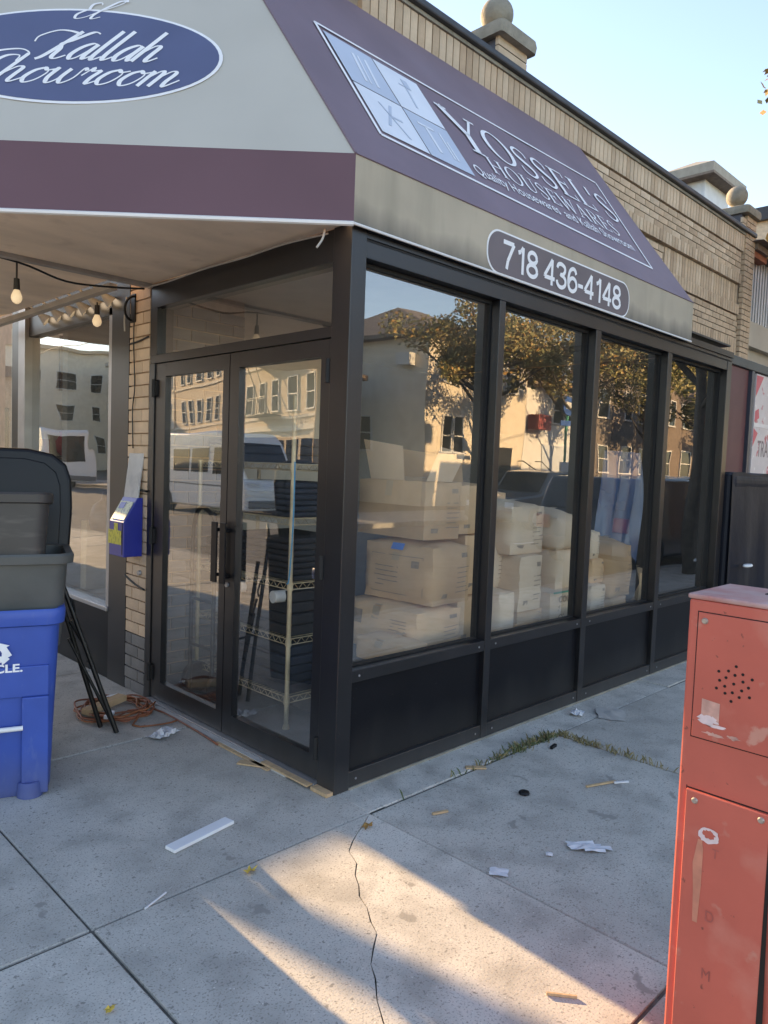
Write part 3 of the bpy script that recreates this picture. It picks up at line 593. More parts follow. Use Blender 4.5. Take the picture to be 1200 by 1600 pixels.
# oval sign on the front slope
fex = -dg; fey = (T0-AV); fey = (fey-fex*fey.dot(fex)).normalized(); fn = fex.cross(fey)
def fo(t_, u_, lift=0): return AV-fex*t_+fey*u_+fn*lift
ov = lambda a, b: [(a*math.cos(2*math.pi*k/64), b*math.sin(2*math.pi*k/64)) for k in range(64)]
oc = (1.345, .545)
osn = MB().plate(ov(.700, .315), fo(*oc, .001), fex, fey, .0015).build('oval_sign', 'lettering_white', front_s)
MB().plate(ov(.683, .300), fo(*oc, .0028), fex, fey, .0015).build('oval_field', 'sign_blue', osn)
SL = {
 'a': (.98, [[(.80, .86), (.55, 1.0), (.22, .75), (.08, .30), (.25, .0), (.52, .18), (.80, .92)], [(.80, .95), (.72, .30), (.82, .02), (1.05, .22)]]),
 'l': (.52, [[(.22, 1.85), (.14, .9), (.12, .25), (.24, .0), (.52, .22)]]),
 'h': (1.0, [[(.18, 1.85), (.10, .9), (.03, .0)], [(.06, .40), (.35, .95), (.62, .92), (.60, .45), (.60, .10), (.74, .0), (1.02, .25)]]),
 'o': (.86, [[(.50, 1.0), (.18, .80), (.05, .32), (.26, .0), (.58, .20), (.72, .70), (.50, 1.0), (.62, .82), (.92, .92)]]),
 'w': (1.25, [[(-.02, .80), (.12, 1.0), (.10, .35), (.28, .0), (.52, .25), (.64, .95)], [(.64, .95), (.60, .35), (.80, .0), (1.08, .35), (1.12, 1.0), (1.30, .85)]]),
 'r': (.78, [[(.02, .55), (.18, 1.08), (.26, .86), (.55, .90), (.46, .40), (.52, .02), (.80, .25)]]),
 'm': (1.55, [[(.12, 1.0), (.04, .0)], [(.07, .45), (.34, .98), (.52, .86), (.46, .0)], [(.48, .45), (.76, .98), (1.0, .88), (.94, .30), (1.04, .0), (1.40, .45)]]),
 'K': (1.20, [[(.62, 1.75), (.40, 1.0), (.14, .18), (-.06, -.05)], [(-.98, 1.02), (-1.05, 1.38), (-.55, 1.76), (.10, 1.74), (.72, 1.55)], [(1.52, 1.62), (1.15, 1.70), (.62, 1.15), (.36, .92), (.52, .60), (.56, .12), (.80, .0), (1.10, .22)]]),
 'S': (.95, [[(.95, 1.35), (.85, 1.72), (.40, 1.70), (.22, 1.30), (.50, .95), (.58, .45), (.25, .02), (-.25, .12), (-.35, .50), (-.05, .60)], [(1.0, 1.5), (1.15, 1.85), (.6, 2.15), (-.2, 1.95), (-.65, 1.45)]]),
 '&': (1.9, [[(.85, 1.55), (.65, 1.80), (.30, 1.60), (.42, 1.05), (.62, .98), (.30, .90), (.05, .45), (.25, .02), (.70, .20), (1.1, .80)], [(1.1, .80), (1.75, 1.55), (1.95, 1.95), (1.65, 2.0), (1.30, 1.30), (1.05, .50), (1.15, .02), (1.55, .25)], [(1.5, 1.9), (1.9, 2.15), (2.05, 1.95)]]),
}
def script(s, t0, t1, u_, h, slant=.62):
    tot = sum(SL[c][0] for c in s); k = (t0-t1)/(tot*h); x = 0; mb = MB()
    for i, c in enumerate(s):
        for path in SL[c][1]:
            pts = [((x+p[0])*h*k+p[1]*h*slant, p[1]*h) for p in crom(path, 7)]
            vs, fs = stroke2d(pts, lambda dx, dy, q: h*(.075+.14*max(0, -dy)))
            mb.add([fo(t0-a, u_+b, .0052+.0012*(i % 2)+.0004*SL[c][1].index(path)+.00001*n_v) for n_v, (a, b) in enumerate(vs)], fs)
        x += SL[c][0]
    mb.build('script_lettering', 'lettering_white', osn)
script('Kallah', 1.50, .965, .510, .108); script('Showroom', 1.79, .835, .352, .100); script('&', 1.395, 1.24, .785, .066)
# ------------------------------------------------------------ things on the pavement
zlayer(layer(layer(mat('blue_plastic', (.030, .088, .38), .45, .10, 4, spec=.4, bump=.06, bscale=30), 22, .62, .72, (.10, .16, .42), .5, detail=7, mapscale=(1, 1, .35)), 3, .55, .75, (.024, .065, .29), .6, detail=6), .0, .22, (.11, .12, .17), .2, 8, .55); layer(mat('grey_plastic', (.080, .083, .080), .55, .15, 5, bump=.1, bscale=30), 4, .55, .75, (.115, .112, .102), .7, detail=7)
m = mat('brown_plastic', (.048, .043, .042), .45, .2, 4); layer(m, 5, .55, .75, (.12, .11, .10), .6, mapscale=(1, 1, 5))
mat('black_plastic', (.006, .0065, .009), .4, .2, 4, spec=.28); mat('white_print', (.78, .80, .84), .55, .05, 20); mat('sticker_green', (.35, .55, .42), .5, .2, 30)
mat('white_plastic', (.75, .76, .78), .4, .05, 8)
bx_, by_ = Vector((.945, -.327, 0)), Vector((.327, .945, 0))          # right and back of the tub stack
def frame(c): return Matrix(((bx_.x, by_.x, 0, c[0]), (bx_.y, by_.y, 0, c[1]), (0, 0, 1, c[2]), (0, 0, 0, 1)))
BC = (-1.11, 1.12)
fr_ = frame((BC[0], BC[1], 0)); bin_ = thing('recycling_bin', (BC[0], BC[1], 0), 'blue plastic recycling bin with white recycle print at the bottom of the tub stack', 'bin')
b = MB().loft([(.0, .205, .185, .05), (.03, .215, .195, .06), (.30, .225, .203, .06), (.72, .245, .215, .06), (.775, .248, .218, .06), (.785, .268, .238, .07), (.815, .272, .242, .07), (.845, .272, .242, .07), (.855, .266, .236, .065), (.848, .242, .212, .055), (.40, .225, .195, .05), (.06, .205, .18, .05)], fr_, q=5)
b.build('tub', 'blue_plastic', bin_, smooth=True, auto=35)
def loc(fr, x, y, z): return fr @ Vector((x, y, z))
# front recess panel, side ribs, foot and axle bar
def fpanel(x0, x1, z0, z1, d0, d1, m, name, parent=bin_):
    """panel on the slanted front: hd grows with height"""
    hd = lambda z: .195+(z-.03)*.0325
    v = [loc(fr_, x, -hd(z)-d, z) for d in (d0, d1) for (x, z) in ((x0, z0), (x1, z0), (x1, z1), (x0, z1))]
    return MB().add(v, [(3, 2, 1, 0), (4, 5, 6, 7), (0, 1, 5, 4), (1, 2, 6, 5), (2, 3, 7, 6), (3, 0, 4, 7)]).build(name, m, parent, bevel=.006)
fpanel(.095, .205, .01, .46, -.02, .022, 'blue_plastic', 'front_rib'); fpanel(-.205, -.095, .01, .46, -.02, .022, 'blue_plastic', 'front_rib'); fpanel(-.205, .205, .46, .60, -.02, .012, 'blue_plastic', 'front_band')
MB().cyl(loc(fr_, -.10, -.232, .325), loc(fr_, .10, -.232, .325), .011).build('lift_bar', 'white_plastic', bin_, smooth=True, auto=40)
MB().cyl(loc(fr_, .13, -.19, .0), loc(fr_, .13, -.19, .07), .055, .05, n=16).build('foot', 'blue_plastic', bin_, smooth=True, auto=40)
# recycling arrows and lettering on the front
def front_pt(x, z, lift): return loc(fr_, x, -(.195+(z-.03)*.0325)-lift, z)
def flat_on_front(mb, poly, lift): n = len(poly); return mb.add([front_pt(x, z, lift) for x, z in poly], [tuple(range(n))])
ar = MB()
for k in range(3):
    a0 = math.radians(90+120*k); c_ = (.005, .665); rr = .050
    P = lambda r, a: (c_[0]+r*math.cos(a), c_[1]+r*math.sin(a))
    v0, v1 = P(rr, a0), P(rr, a0+math.radians(120)); dx, dz = v1[0]-v0[0], v1[1]-v0[1]; L_ = math.hypot(dx, dz); dx /= L_; dz /= L_; nx, nz = dz, -dx
    q = lambda s, t: (v0[0]+dx*s*L_+nx*t, v0[1]+dz*s*L_+nz*t)
    flat_on_front(ar, [q(.12, -.014), q(.12, .014), q(.62, .014), q(.62, -.014)][::-1], .014)
    flat_on_front(ar, [q(.62, -.028), q(.62, .028), q(.98, .0)][::-1], .0142)
ar.build('recycling_mark', 'white_print', bin_, kind='stuff')
tv, tf = text2d('RECYCLE.', .050, 1, .0015); mn = min(v[0] for v in tv); mw = max(v[0] for v in tv)-mn
MB().add([front_pt((v[0]-mn-mw/2)*1.02*.25/mw-.03, .580+v[1], .0145) for v in tv], tf).build('lettering', 'white_print', bin_, kind='stuff')
st_ = MB().add([loc(fr_, .252, y, z) for y, z in ((-.13, .70), (-.09, .70), (-.085, .80), (-.12, .78))], [(0, 1, 2, 3)]); st_.build('sticker', 'sticker_green', bin_)
def tub(c, z0, z1, hw, hd, m, name, label, lip=.02, tilt=None, inset=.03):
    fr = frame((c[0], c[1], 0))
    if tilt: fr = fr @ Matrix.Translation((0, 0, z0)) @ tilt @ Matrix.Translation((0, 0, -z0))
    t = thing(name, (c[0], c[1], z0), label, 'tub')
    k = (z1-z0)
    body = MB().loft([(z0, hw*.86, hd*.86, .05), (z0+.02, hw*.88, hd*.88, .06), (z1-.05, hw*.98, hd*.98, .06)], fr, q=5, cap1=False).build('tub_wall', m, t, smooth=True, auto=35)
    MB().loft([(z1-.05, hw*.98, hd*.98, .06), (z1-.045, hw+lip, hd+lip, .07), (z1-.01, hw+lip+.003, hd+lip+.003, .07), (z1, hw+lip-.004, hd+lip-.004, .07), (z1-.004, hw-.012, hd-.012, .055), (z0+k*.3, hw*.85, hd*.85, .05), (z0+.03, hw*.8, hd*.8, .05)], fr, q=5, cap0=False).build('rim', m, t, smooth=True, auto=35)
    return t
tub((-1.05, 1.12), .66, 1.095, .228, .20, 'grey_plastic', 'storage_tub', 'grey plastic tub nested in the blue recycling bin')
tub((-1.105, 1.10), .98, 1.355, .195, .175, 'brown_plastic', 'storage_tub', 'dark brown plastic tub on top of the grey tub', lip=.012, tilt=Matrix.Rotation(math.radians(-5), 4, 'X'))
# black cart with a rounded lid standing up behind the stack
fb = frame((-1.12, 1.66, 0)); cart = thing('black_cart', (-1.12, 1.66, 0), 'tall black plastic cart with raised rounded lid behind the tub stack', 'bin')
MB().loft([(.0, .22, .19, .05), (.9, .26, .22, .06), (1.0, .275, .235, .06), (1.02, .26, .22, .05), (.9, .24, .2, .05), (.2, .2, .17, .05)], fb, q=4).build('cart_body', 'black_plastic', cart, smooth=True, auto=35)
lid = []
for i in range(9):
    a = math.pi*i/8
    lid.append((.285*math.cos(a) if abs(math.cos(a)) < .99 else .285*math.copysign(1, math.cos(a)), .40+.16*math.sin(a)**.55 if math.sin(a) > 0 else .40))
prof = [(-.30, 0), (.30, 0), (.315, .25), (.31, .40), (.285, .48), (.22, .535), (.10, .56), (-.10, .56), (-.22, .535), (-.285, .48), (-.31, .40), (-.315, .25)]
MB().plate([(x, z) for x, z in prof], loc(fb, .20, -.06, 1.01), bx_, Vector((.05, .14, 1)).normalized(), .05).build('lid', 'black_plastic', cart, bevel=.022, seg=3)
MB().plate([(x*.82, z*.86+.03) for x, z in prof], loc(fb, .20, -.115, 1.01), bx_, Vector((.05, .14, 1)).normalized(), .012).build('lid_panel', 'black_plastic', cart, bevel=.006)
tub((-1.60, 1.42), 0, .85, .25, .22, 'grey_plastic', 'storage_tub', 'large grey tub out of view, added to shade the pavement'); tub((-1.62, 1.43), .6, 1.6, .235, .205, 'brown_plastic', 'storage_tub', 'tall brown tub out of view, added above the grey one for shade')  # both tubs are added out of view to shade the lower left pavement

# folded black stand leaning beside the bins
stn = thing('folded_stand', (-.42, 1.45, 0), 'folded black metal stand legs leaning against the tub stack', 'stand')
mat('black_metal', (.010, .010, .011), .4, .2, 6, metal=.3)
for nm, a, b_, r_ in (('leg', (-.412, 1.385, 0), (-.675, 1.58, .92), .0135), ('leg', (-.442, 1.525, 0), (-.66, 1.66, .86), .0135), ('leg', (-.395, 1.47, .02), (-.60, 1.60, .52), .009), ('brace', (-.53, 1.50, .40), (-.47, 1.60, .36), .008), ('brace', (-.60, 1.58, .62), (-.52, 1.54, .46), .010)):
    MB().cyl(a, b_, r_, n=10).build(nm, 'black_metal', stn, smooth=True, auto=40)
MB().tube([(-.675, 1.58, .92), (-.70, 1.60, 1.05), (-.71, 1.63, 1.12)], .011, 8).build('handle', 'black_metal', stn, smooth=True)
MB().tube([(-.64, 1.56, .78), (-.60, 1.54, .74), (-.585, 1.55, .68), (-.60, 1.56, .64)], .006, 6).build('strap', 'black_plastic', stn, smooth=True)

# tangle of orange extension cord
mat('orange_cord', (.33, .115, .05), .55, .15, 9); mat('copper_cord', (.26, .085, .045), .55, .15, 9)
def cord(name, seed, turns, m, label, tail):
    rr = random.Random(seed); pts = []
    n = turns*14
    for i in range(n):
        a = 2*math.pi*i/14+rr.uniform(-.15, .15); rad = rr.uniform(.70, 1.0); w1 = .5+.5*math.sin(i/14*1.3+seed)
        pts.append((-.275+.22*rad*math.cos(a)*(.75+.35*w1)+.03*math.sin(i*.7), 1.70+.24*rad*math.sin(a)*(.8+.3*w1), .012+.010*(i//14)+rr.uniform(0, .012)))
    pts += tail
    return tag(MB().tube(crom(pts, 3), .0055, 6).build(name, m, smooth=True, origin=(-.27, 1.7, 0)), label, 'cord')
cord('extension_cord', 2, 4, 'orange_cord', 'orange extension cord coiled loosely at the foot of the brick pier', [(-.30, 1.42, .008), (-.15, 1.33, .007), (.0-.06, 1.34, .007)])
cord('extension_cord', 5, 4, 'copper_cord', 'copper brown extension cord tangled under the black stand legs', [(-.10, 1.75, .01), (-.06, 1.50, .008), (-.07, 1.10, .008), (-.09, .86, .008)])
MB_ = MB().obox((-.33, 1.72, .058), (.93, .35, .05), (-.35, .93, 0), (0, 0, 1), .145, .036, .018)
tag(MB_.build('wood_block', 'raw_wood', bevel=.004, origin=(-.33, 1.72, .04)), 'short pale wood board lying in the cord tangle', 'wood')
tag(MB().obox((-.22, 1.86, .05), (.8, -.5, .2), (.5, .8, 0), (-.1, 0, 1), .035, .013, .010).build('cord_plug', 'white_plastic', bevel=.005, origin=(-.22, 1.86, .04)), 'white plug end lying on the cord tangle by the pier', 'plug')
tag(MB().obox((-.38, 1.55, .05), (.7, .5, .1), (-.5, .8, 0), (0, 0, 1), .04, .015, .012).build('cord_plug', 'white_plastic', bevel=.005, origin=(-.38, 1.55, .04)), 'white plug end under the black stand legs', 'plug')

# crumpled sheets
mat('clear_plastic', (.62, .62, .64), .25, .25, 20, spec=.7); mat('paper', (.62, .63, .66), .8, .06, 20); mat('card_grey', (.42, .40, .37), .85, .1, 12)
def crumple(name, c, w_, h_, ang, amp, m, label, cat, seed, n=7, mask=None):
    rr = random.Random(seed); ca, sa = math.cos(ang), math.sin(ang); vs = []; fs = []; idx = {}
    for i in range(n+1):
        for j in range(n+1):
            x = (i/n-.5)*w_*(1+rr.uniform(-.12, .12)); y = (j/n-.5)*h_*(1+rr.uniform(-.12, .12)); edge = 1-max(abs(i/n-.5), abs(j/n-.5))*1.2
            idx[i, j] = len(vs); vs.append((c[0]+x*ca-y*sa, c[1]+x*sa+y*ca, .004+amp*rr.random()*max(.15, edge)))
    for i in range(n):
        for j in range(n):
            if mask and not mask(i/n-.45, j/n-.45): continue
            fs.append((idx[i, j], idx[i+1, j], idx[i+1, j+1], idx[i, j+1]))
    return tag(MB().add(vs, fs).build(name, m, origin=(c[0], c[1], 0)), label, cat)
crumple('plastic_wrapper', (-.235, 1.19), .17, .10, .4, .045, 'clear_plastic', 'crumpled clear plastic wrapper in front of the double doors', 'litter', 4)
crumple('torn_paper', (.465, -1.04), .20, .12, -.75, .014, 'paper', 'torn pale tissue scrap beside the red box', 'litter', 9, mask=lambda x, y: x*x*1.3+y*y*2+.5*x*y < .24)
crumple('paper_scrap', (.035, -.915), .06, .07, .6, .014, 'paper', 'small pale paper scrap near the slab joint', 'litter', 12, n=4)
crumple('paper_scrap', (.30, -.97), .028, .03, .6, .008, 'paper', 'tiny white paper scrap between the two bigger scraps', 'litter', 15, n=3)
crumple('paper_wad', (1.95, -.125), .10, .08, .3, .05, 'paper', 'white paper wad beside the black base panel', 'litter', 18, n=5)
crumple('cardboard_scrap', (2.12, -.27), .24, .17, .5, .012, 'card_grey', 'flat grey cardboard scrap beside the white paper wad', 'litter', 21, n=4)
# white strip lying on the slab
s_ = Vector((.300, .0525, 0)).normalized(); sc_ = Vector((-.670, .068, .009))
tag(MB().obox(sc_, s_, (-s_.y, s_.x, 0), (0, 0, 1), .157, .029, .007).build('foam_strip', 'white_plastic', bevel=.002, origin=(sc_.x, sc_.y, 0)), 'white foam strip lying flat on the pavement', 'litter')
tag(MB().cyl((-1.075, -.245, .004), (-.975, -.205, .004), .0035, n=8).build('paper_stick', 'paper', origin=(-1.03, -.22, 0)), 'thin white paper stick lying on the slab joint', 'litter')
def sliver(name, p, q, w_, m, label, cat='litter', h_=.004):
    p = Vector((*p, h_+.001)); q = Vector((*q, h_+.001)); d = (q-p).normalized(); c_ = (p+q)/2
    return tag(MB().obox(c_, d, (-d.y, d.x, 0), (0, 0, 1), (q-p).length/2, w_/2, h_).build(name, m, origin=(c_.x, c_.y, 0)), label, cat)
sliver('wood_sliver', (.20, -.43), (.275, -.455), .014, 'raw_wood', 'tan wood sliver on the slab near the corner post')
sliver('wood_sliver', (1.0, -.735), (1.17, -.80), .012, 'raw_wood', 'long pale wood sliver on the slab beyond the bottle cap'); sliver('wood_sliver', (1.15, -.805), (1.22, -.845), .010, 'paper', 'short pale splinter at the end of the long wood sliver')
sliver('wood_sliver', (.72, -.20), (.80, -.27), .03, 'raw_wood', 'short wood chip lying on the weedy joint')
sliver('twig', (-.40, -1.405), (-.345, -1.475), .006, 'raw_wood', 'thin twig lying in the sunlit patch')
sliver('lighter', (1.30, -.345), (1.36, -.335), .016, 'black_plastic', 'small black lighter lying by the weeds', h_=.007)
sliver('cardboard_bits', (-.13, .60), (-.05, .47), .05, 'raw_wood', 'crushed brown cardboard bits by the door threshold')
t_ = MB().lathe([(.026, .001), (.028, .006), (.024, .012), (.006, .013)], (.70, -.575, 0), 14).build('bottle_cap', 'black_plastic', smooth=True, auto=40, origin=(.70, -.575, 0)); tag(t_, 'flattened black cap lying on the middle slab', 'litter')
# fallen leaves
mat('dry_leaf', (.36, .19, .05), .7, .25, 30); mat('yellow_leaf', (.58, .40, .07), .7, .2, 30)
def fallen(c, r_, m, label, seed):
    rr = random.Random(seed); n = 10; poly = []
    for k in range(n):
        a = 2*math.pi*k/n; q = r_*(1 if k % 2 == 0 else .55)*rr.uniform(.85, 1.15); poly.append((c[0]+q*math.cos(a), c[1]+q*.75*math.sin(a), .004+rr.uniform(0, .018)))
    tag(MB().add([(c[0], c[1], .010)]+poly, [(0, 1+k, 1+(k+1) % n) for k in range(n)]).build('fallen_leaf', m, origin=(c[0], c[1], 0)), label, 'leaf', 'leaves on the pavement')
fallen((-.10, -.325), .033, 'dry_leaf', 'brown dry leaf lying where the slab joints meet', 1); fallen((-.675, -.29), .03, 'yellow_leaf', 'yellow leaf lying on the slab joint near the foam strip', 2); fallen((-1.37, -.62), .02, 'yellow_leaf', 'small yellow leaf at the lower left of the pavement', 3)
# weeds in the joint: real blades
mat('weed', (.085, .11, .045), .7, .35, 20); mat('dry_weed', (.24, .20, .10), .8, .3, 20)
def weeds(n, f, m, seed, label):
    rr = random.Random(seed); mb = MB()
    for _ in range(n):
        x, y = f(rr); h_ = rr.uniform(.012, .045); a = rr.uniform(0, 6.28); w_ = rr.uniform(.002, .004); dx, dy = math.cos(a), math.sin(a); l = rr.uniform(.01, .04)
        mb.add([(x-dy*w_, y+dx*w_, -.01), (x+dy*w_, y-dx*w_, -.01), (x+dx*l*.5+dy*w_*.7, y+dy*l*.5-dx*w_*.7, h_*.7), (x+dx*l, y+dy*l, h_)], [(0, 1, 2, 3)])
    o = mb.build('weeds', m, kind='stuff'); return tag(o, label, 'weeds')
def jx(rr): 
    x = 1.50-abs(rr.gauss(0, .33)); return x, -.232+rr.gauss(0, .012)*(1.6 if x > 1.0 else .6)
def jy(rr): return 1.535+rr.gauss(0, .013), -.25-abs(rr.gauss(0, .33))
weeds(190, jx, 'weed', 31, 'green weeds growing in the joint along the base panels'); weeds(200, jy, 'dry_weed', 33, 'dry grass in the cross joint right of the weeds')
weeds(170, jx, 'dry_weed', 35, 'dry straw among the weeds along the base panels')

# ------------------------------------------------------------ red call box in the right foreground
m = mat('red_paint', (.60, .125, .088), .55, .10, 3.0, spec=.45, bump=.12, bscale=25, detail=7)
layer(m, 5, .56, .72, (.66, .22, .165), .8, detail=6); layer(m, 14, .66, .74, (.60, .34, .26), .45, detail=7); layer(m, 3.2, .62, .75, (.47, .080, .055), .6, detail=7); layer(m, 45, .68, .73, (.17, .055, .04), .75, detail=5); layer(m, 8, .66, .69, (.66, .40, .31), .5, detail=9); layer(m, 2.2, .60, .64, (.50, .20, .13), .5, detail=9)
m = mat('red_top', (.50, .30, .28), .45, .12, 6); layer(m, 9, .5, .7, (.46, .09, .065), .7, detail=6)
mat('hole', (.01, .006, .006), .8, .1); mat('spray_white', (.76, .58, .58), .6, .12, 30); mat('spray_tan', (.60, .22, .145), .6, .15, 20); mat('scrape', (.62, .33, .27), .6, .2, 30); mat('ink', (.42, .10, .08), .6, .2, 40); mat('steel', (.45, .40, .36), .45, .2, 20, metal=.7)
XB, YB = -.388, -1.749                                              # front plane and left edge
box = thing('call_box', (XB+.13, YB-.15, 0), 'weathered red metal street call box with speaker holes in the right foreground', 'call box')
WB, DB = .290, .267
MB().box(XB, XB+DB, YB-WB, YB, 0, 1.236).build('housing', 'red_paint', box, bevel=.006)
B(XB-.004, XB+DB+.004, YB-WB-.004, YB+.004, 1.2365, 1.250).build('top_plate', 'red_top', box, bevel=.005)
B(XB+.15, XB+.175, YB-.17, YB-.13, 1.2502, 1.252).build('slot', 'hole', box)
def face(y0, y1, z0, z1, t): return B(XB-t, XB, YB-y1, YB-y0, z0, z1)
up_p = face(.026, .270, .888, 1.205, .0035).build('speaker_panel', 'red_paint', box, bevel=.002)
lo_p = MB().box(XB-.010, XB, YB-.225, YB-.024, .02, .752).build('lower_door', 'red_paint', box, bevel=.003)
MB().add([(XB-.0105, YB-.2245, .752), (XB-.0105, YB-.2285, .752), (XB-.0105, YB-.244, .02), (XB-.0105, YB-.2245, .02)], [(3, 2, 1, 0)]).build('door_gap_and_shade', 'hole', box)  # black wedge painted for the shadow in the gap beside the door
gap = face(.2255, .2305, .02, .752, .001).build('door_gap_and_shade', 'hole', box); face(.0215, .0235, .02, .758, .0008).build('door_gap_and_shade', 'hole', box); face(.0215, .2305, .7525, .7555, .0009).build('door_gap_and_shade', 'hole', box)
for q in ((.0235, .0255, .885, 1.208), (.2705, .2725, .885, 1.208)): face(*q, .0008).build('panel_gap', 'hole', box)
for q in ((.0256, .2704, .8852, .8877), (.0256, .2704, 1.2055, 1.2078)): face(*q, .0008).build('panel_gap', 'hole', box)
hp = [(385, 650), (455, 645), (508, 610), (440, 695), (503, 675), (558, 667), (625, 702), (395, 717), (498, 740), (562, 721), (375, 777), (435, 760), (603, 763), (557, 787), (440, 812), (492, 805), (543, 837), (614, 833), (487, 870)]
for (a, b_) in hp:                                                   # nineteen speaker holes
    yy = .024+(a-200)/4.57*.00149; zz = 1.206-(b_-200-(a-200)*.17)/4.57*.00152
    MB().cyl((XB-.0036, YB-yy, zz), (XB-.0046, YB-yy, zz), .0036, n=10).build('speaker_hole', 'hole', up_p)
def screw(y, z, par, t=.004): MB().lathe([(.009, 0), (.009, .003), (.006, .006)], (0, 0, 0), 12); return MB().cyl((XB-t, YB-y, z), (XB-t-.004, YB-y, z), .0085, .006, n=12).build('screw', 'steel', par)
screw(.043, 1.185, up_p); screw(.048, .728, lo_p, .010); screw(.205, .735, lo_p, .010)
def blot(name, y0, z0, pts, m, par, t): MB().add([(XB-t, YB-y0-a, z0+b_) for a, b_ in pts], [tuple(range(len(pts)))]).build(name, m, par)
def rag(rx, rz, seed, n=22, j=.25):
    rr = random.Random(seed); return [(rx*math.cos(2*math.pi*k/n)*(1+rr.uniform(-j, j)), rz*math.sin(2*math.pi*k/n)*(1+rr.uniform(-j, j))) for k in range(n)][::-1]
blot('torn_label', .070, .960, [(-.022, .030), (-.022, -.012), (.022, -.032), (.022, .026)], 'scrape', up_p, .0041)
blot('torn_label', .066, .940, rag(.024, .011, 3, j=.4), 'spray_white', up_p, .0044); blot('torn_label', .085, .928, rag(.022, .004, 5, j=.4), 'spray_white', up_p, .0046); blot('torn_label', .082, .905, rag(.022, .005, 7, j=.5), 'scrape', up_p, .0044); blot('torn_label', .128, .910, rag(.015, .005, 9, j=.5), 'scrape', up_p, .0046)
ring = MB()
rr = random.Random(8); rv = []
for k in range(28):
    a = 2*math.pi*k/28; o_ = 1+rr.uniform(-.08, .08); i_ = .58+rr.uniform(-.12, .1)
    rv += [(XB-.0112, YB-.088-.026*o_*math.cos(a), .652+.020*o_*math.sin(a)), (XB-.0112, YB-.088-.026*i_*math.cos(a), .655+.018*i_*math.sin(a))]
ring.add(rv, [(2*k, (2*k+2) % 56, (2*k+3) % 56, 2*k+1) for k in range(28)]).build('paint_ring', 'spray_white', lo_p)
blot('paint_run', .067, .55, [(-.004, .085), (-.014, .02), (-.009, -.05), (-.006, -.13), (.006, -.13), (.010, -.03), (.010, .06), (.006, .085)], 'spray_tan', lo_p, .0108)
for s__, yy, zz, sz in (('T', .098, .600, .035), ('D', .090, .435, .040), ('M', .090, .285, .040)):
    tv, tf = text2d(s__, sz, 1, 0); MB().add([(XB-.0113, YB-yy-v[0]*.8, zz+v[1]) for v in tv], tf).build('ink_mark', 'ink', lo_p)

# ------------------------------------------------------------ charity box on the pier
mat('box_blue', (.018, .035, .30), .35, .1, 6, spec=.5); m = mat('sticker_yellow', (.62, .56, .08), .5, .1, 20); layer(m, 70, .55, .62, (.12, .12, .05), .6, mapscale=(1, 1, .5)); m = mat('sticker_pale', (.55, .60, .45), .5, .1, 20); layer(m, 60, .52, .60, (.15, .18, .30), .7)
m = mat('grey_plate', (.50, .49, .48), .6, .1, 9); layer(m, 7, .5, .62, (.33, .33, .34), .7)
cb = thing('charity_box', (-.08, 2.03, .91), 'blue metal charity box with yellow stickers hanging on the brick pier', 'charity box')
prof = [(-.008, .91), (-.135, .91), (-.135, 1.13), (-.045, 1.285), (-.008, 1.285)]
def side_prism(pr, y0, y1): n = len(pr); return MB().add([(x, y0, z) for x, z in pr]+[(x, y1, z) for x, z in pr], [tuple(range(n)), tuple(range(2*n-1, n-1, -1))]+[(i, n+i, n+(i+1) % n, (i+1) % n) for i in range(n)])
side_prism(prof, 1.915, 2.115).build('box_body', 'box_blue', cb, bevel=.004)
B(-.1375, -.136, 1.945, 2.125, .985, 1.075).build('sticker', 'sticker_yellow', cb); B(-.1375, -.136, 1.995, 2.045, 1.0755, 1.12).build('sticker', 'sticker_yellow', cb)
v = Vector((.09, 0, .155)).normalized(); n_ = Vector((-v.z, 0, v.x))
MB().obox(Vector((-.094, 2.015, 1.2))+n_*.003, v, (0, 1, 0), n_, .065, .088, .0012).build('sticker', 'sticker_pale', cb)
MB().obox(Vector((-.076, 2.05, 1.23))+n_*.0055, v, (0, 1, 0), n_, .022, .035, .0008).build('sticker', 'box_blue', cb)
MB().obox((-.022, 2.015, 1.42), (.0, 1, 0), (.12, 0, 1), (1, 0, -.12), .095, .150, .006).build('back_plate', 'grey_plate', cb, bevel=.004)
B(-.137, -.1355, 1.93, 1.937, .925, 1.125).build('seam', 'black_plastic', cb)
# cables and a bell on the pier
mat('cable', (.012, .012, .012), .5, .1); mat('pale_cable', (.42, .40, .37), .5, .1)
def cable(pts, r_, m, label, name='cable'): return tag(MB().tube(crom(pts, 5), r_, 6).build(name, m, smooth=True, origin=pts[0]), label, 'cable')
cable([(-.014, 1.86, 1.33), (-.016, 1.95, 1.335), (-.012, 2.02, 1.33)], .008, 'cable', 'black cable strapped round the pier beside the grey plate')
cable([(-.012, 1.875, .70), (-.014, 2.0, .72), (-.012, 2.15, .76)], .006, 'cable', 'black cable across the lower brick pier')
cable([(-.012, 1.872, 2.30), (-.016, 2.0, 2.28), (-.012, 2.14, 2.275)], .006, 'cable', 'dark cable across the upper brick pier under the bracket')
cable([(-.02, 2.04, 2.55), (-.022, 2.05, 2.3), (-.02, 2.03, 2.0), (-.022, 2.05, 1.85), (-.02, 2.04, 1.6)], .004, 'cable', 'thin dark wire hanging down the brick pier')
t_ = MB().cyl((-.006, 1.94, .80), (-.022, 1.94, .80), .018, .015, n=16).build('bell_button', 'grey_metal', smooth=True, auto=40, origin=(-.01, 1.94, .8)); tag(t_, 'small round metal button on the lower brick pier', 'button')
t_ = thing('wall_bracket', (-.01, 2.09, 2.46), 'dark curled metal bracket at the top of the brick pier', 'bracket')
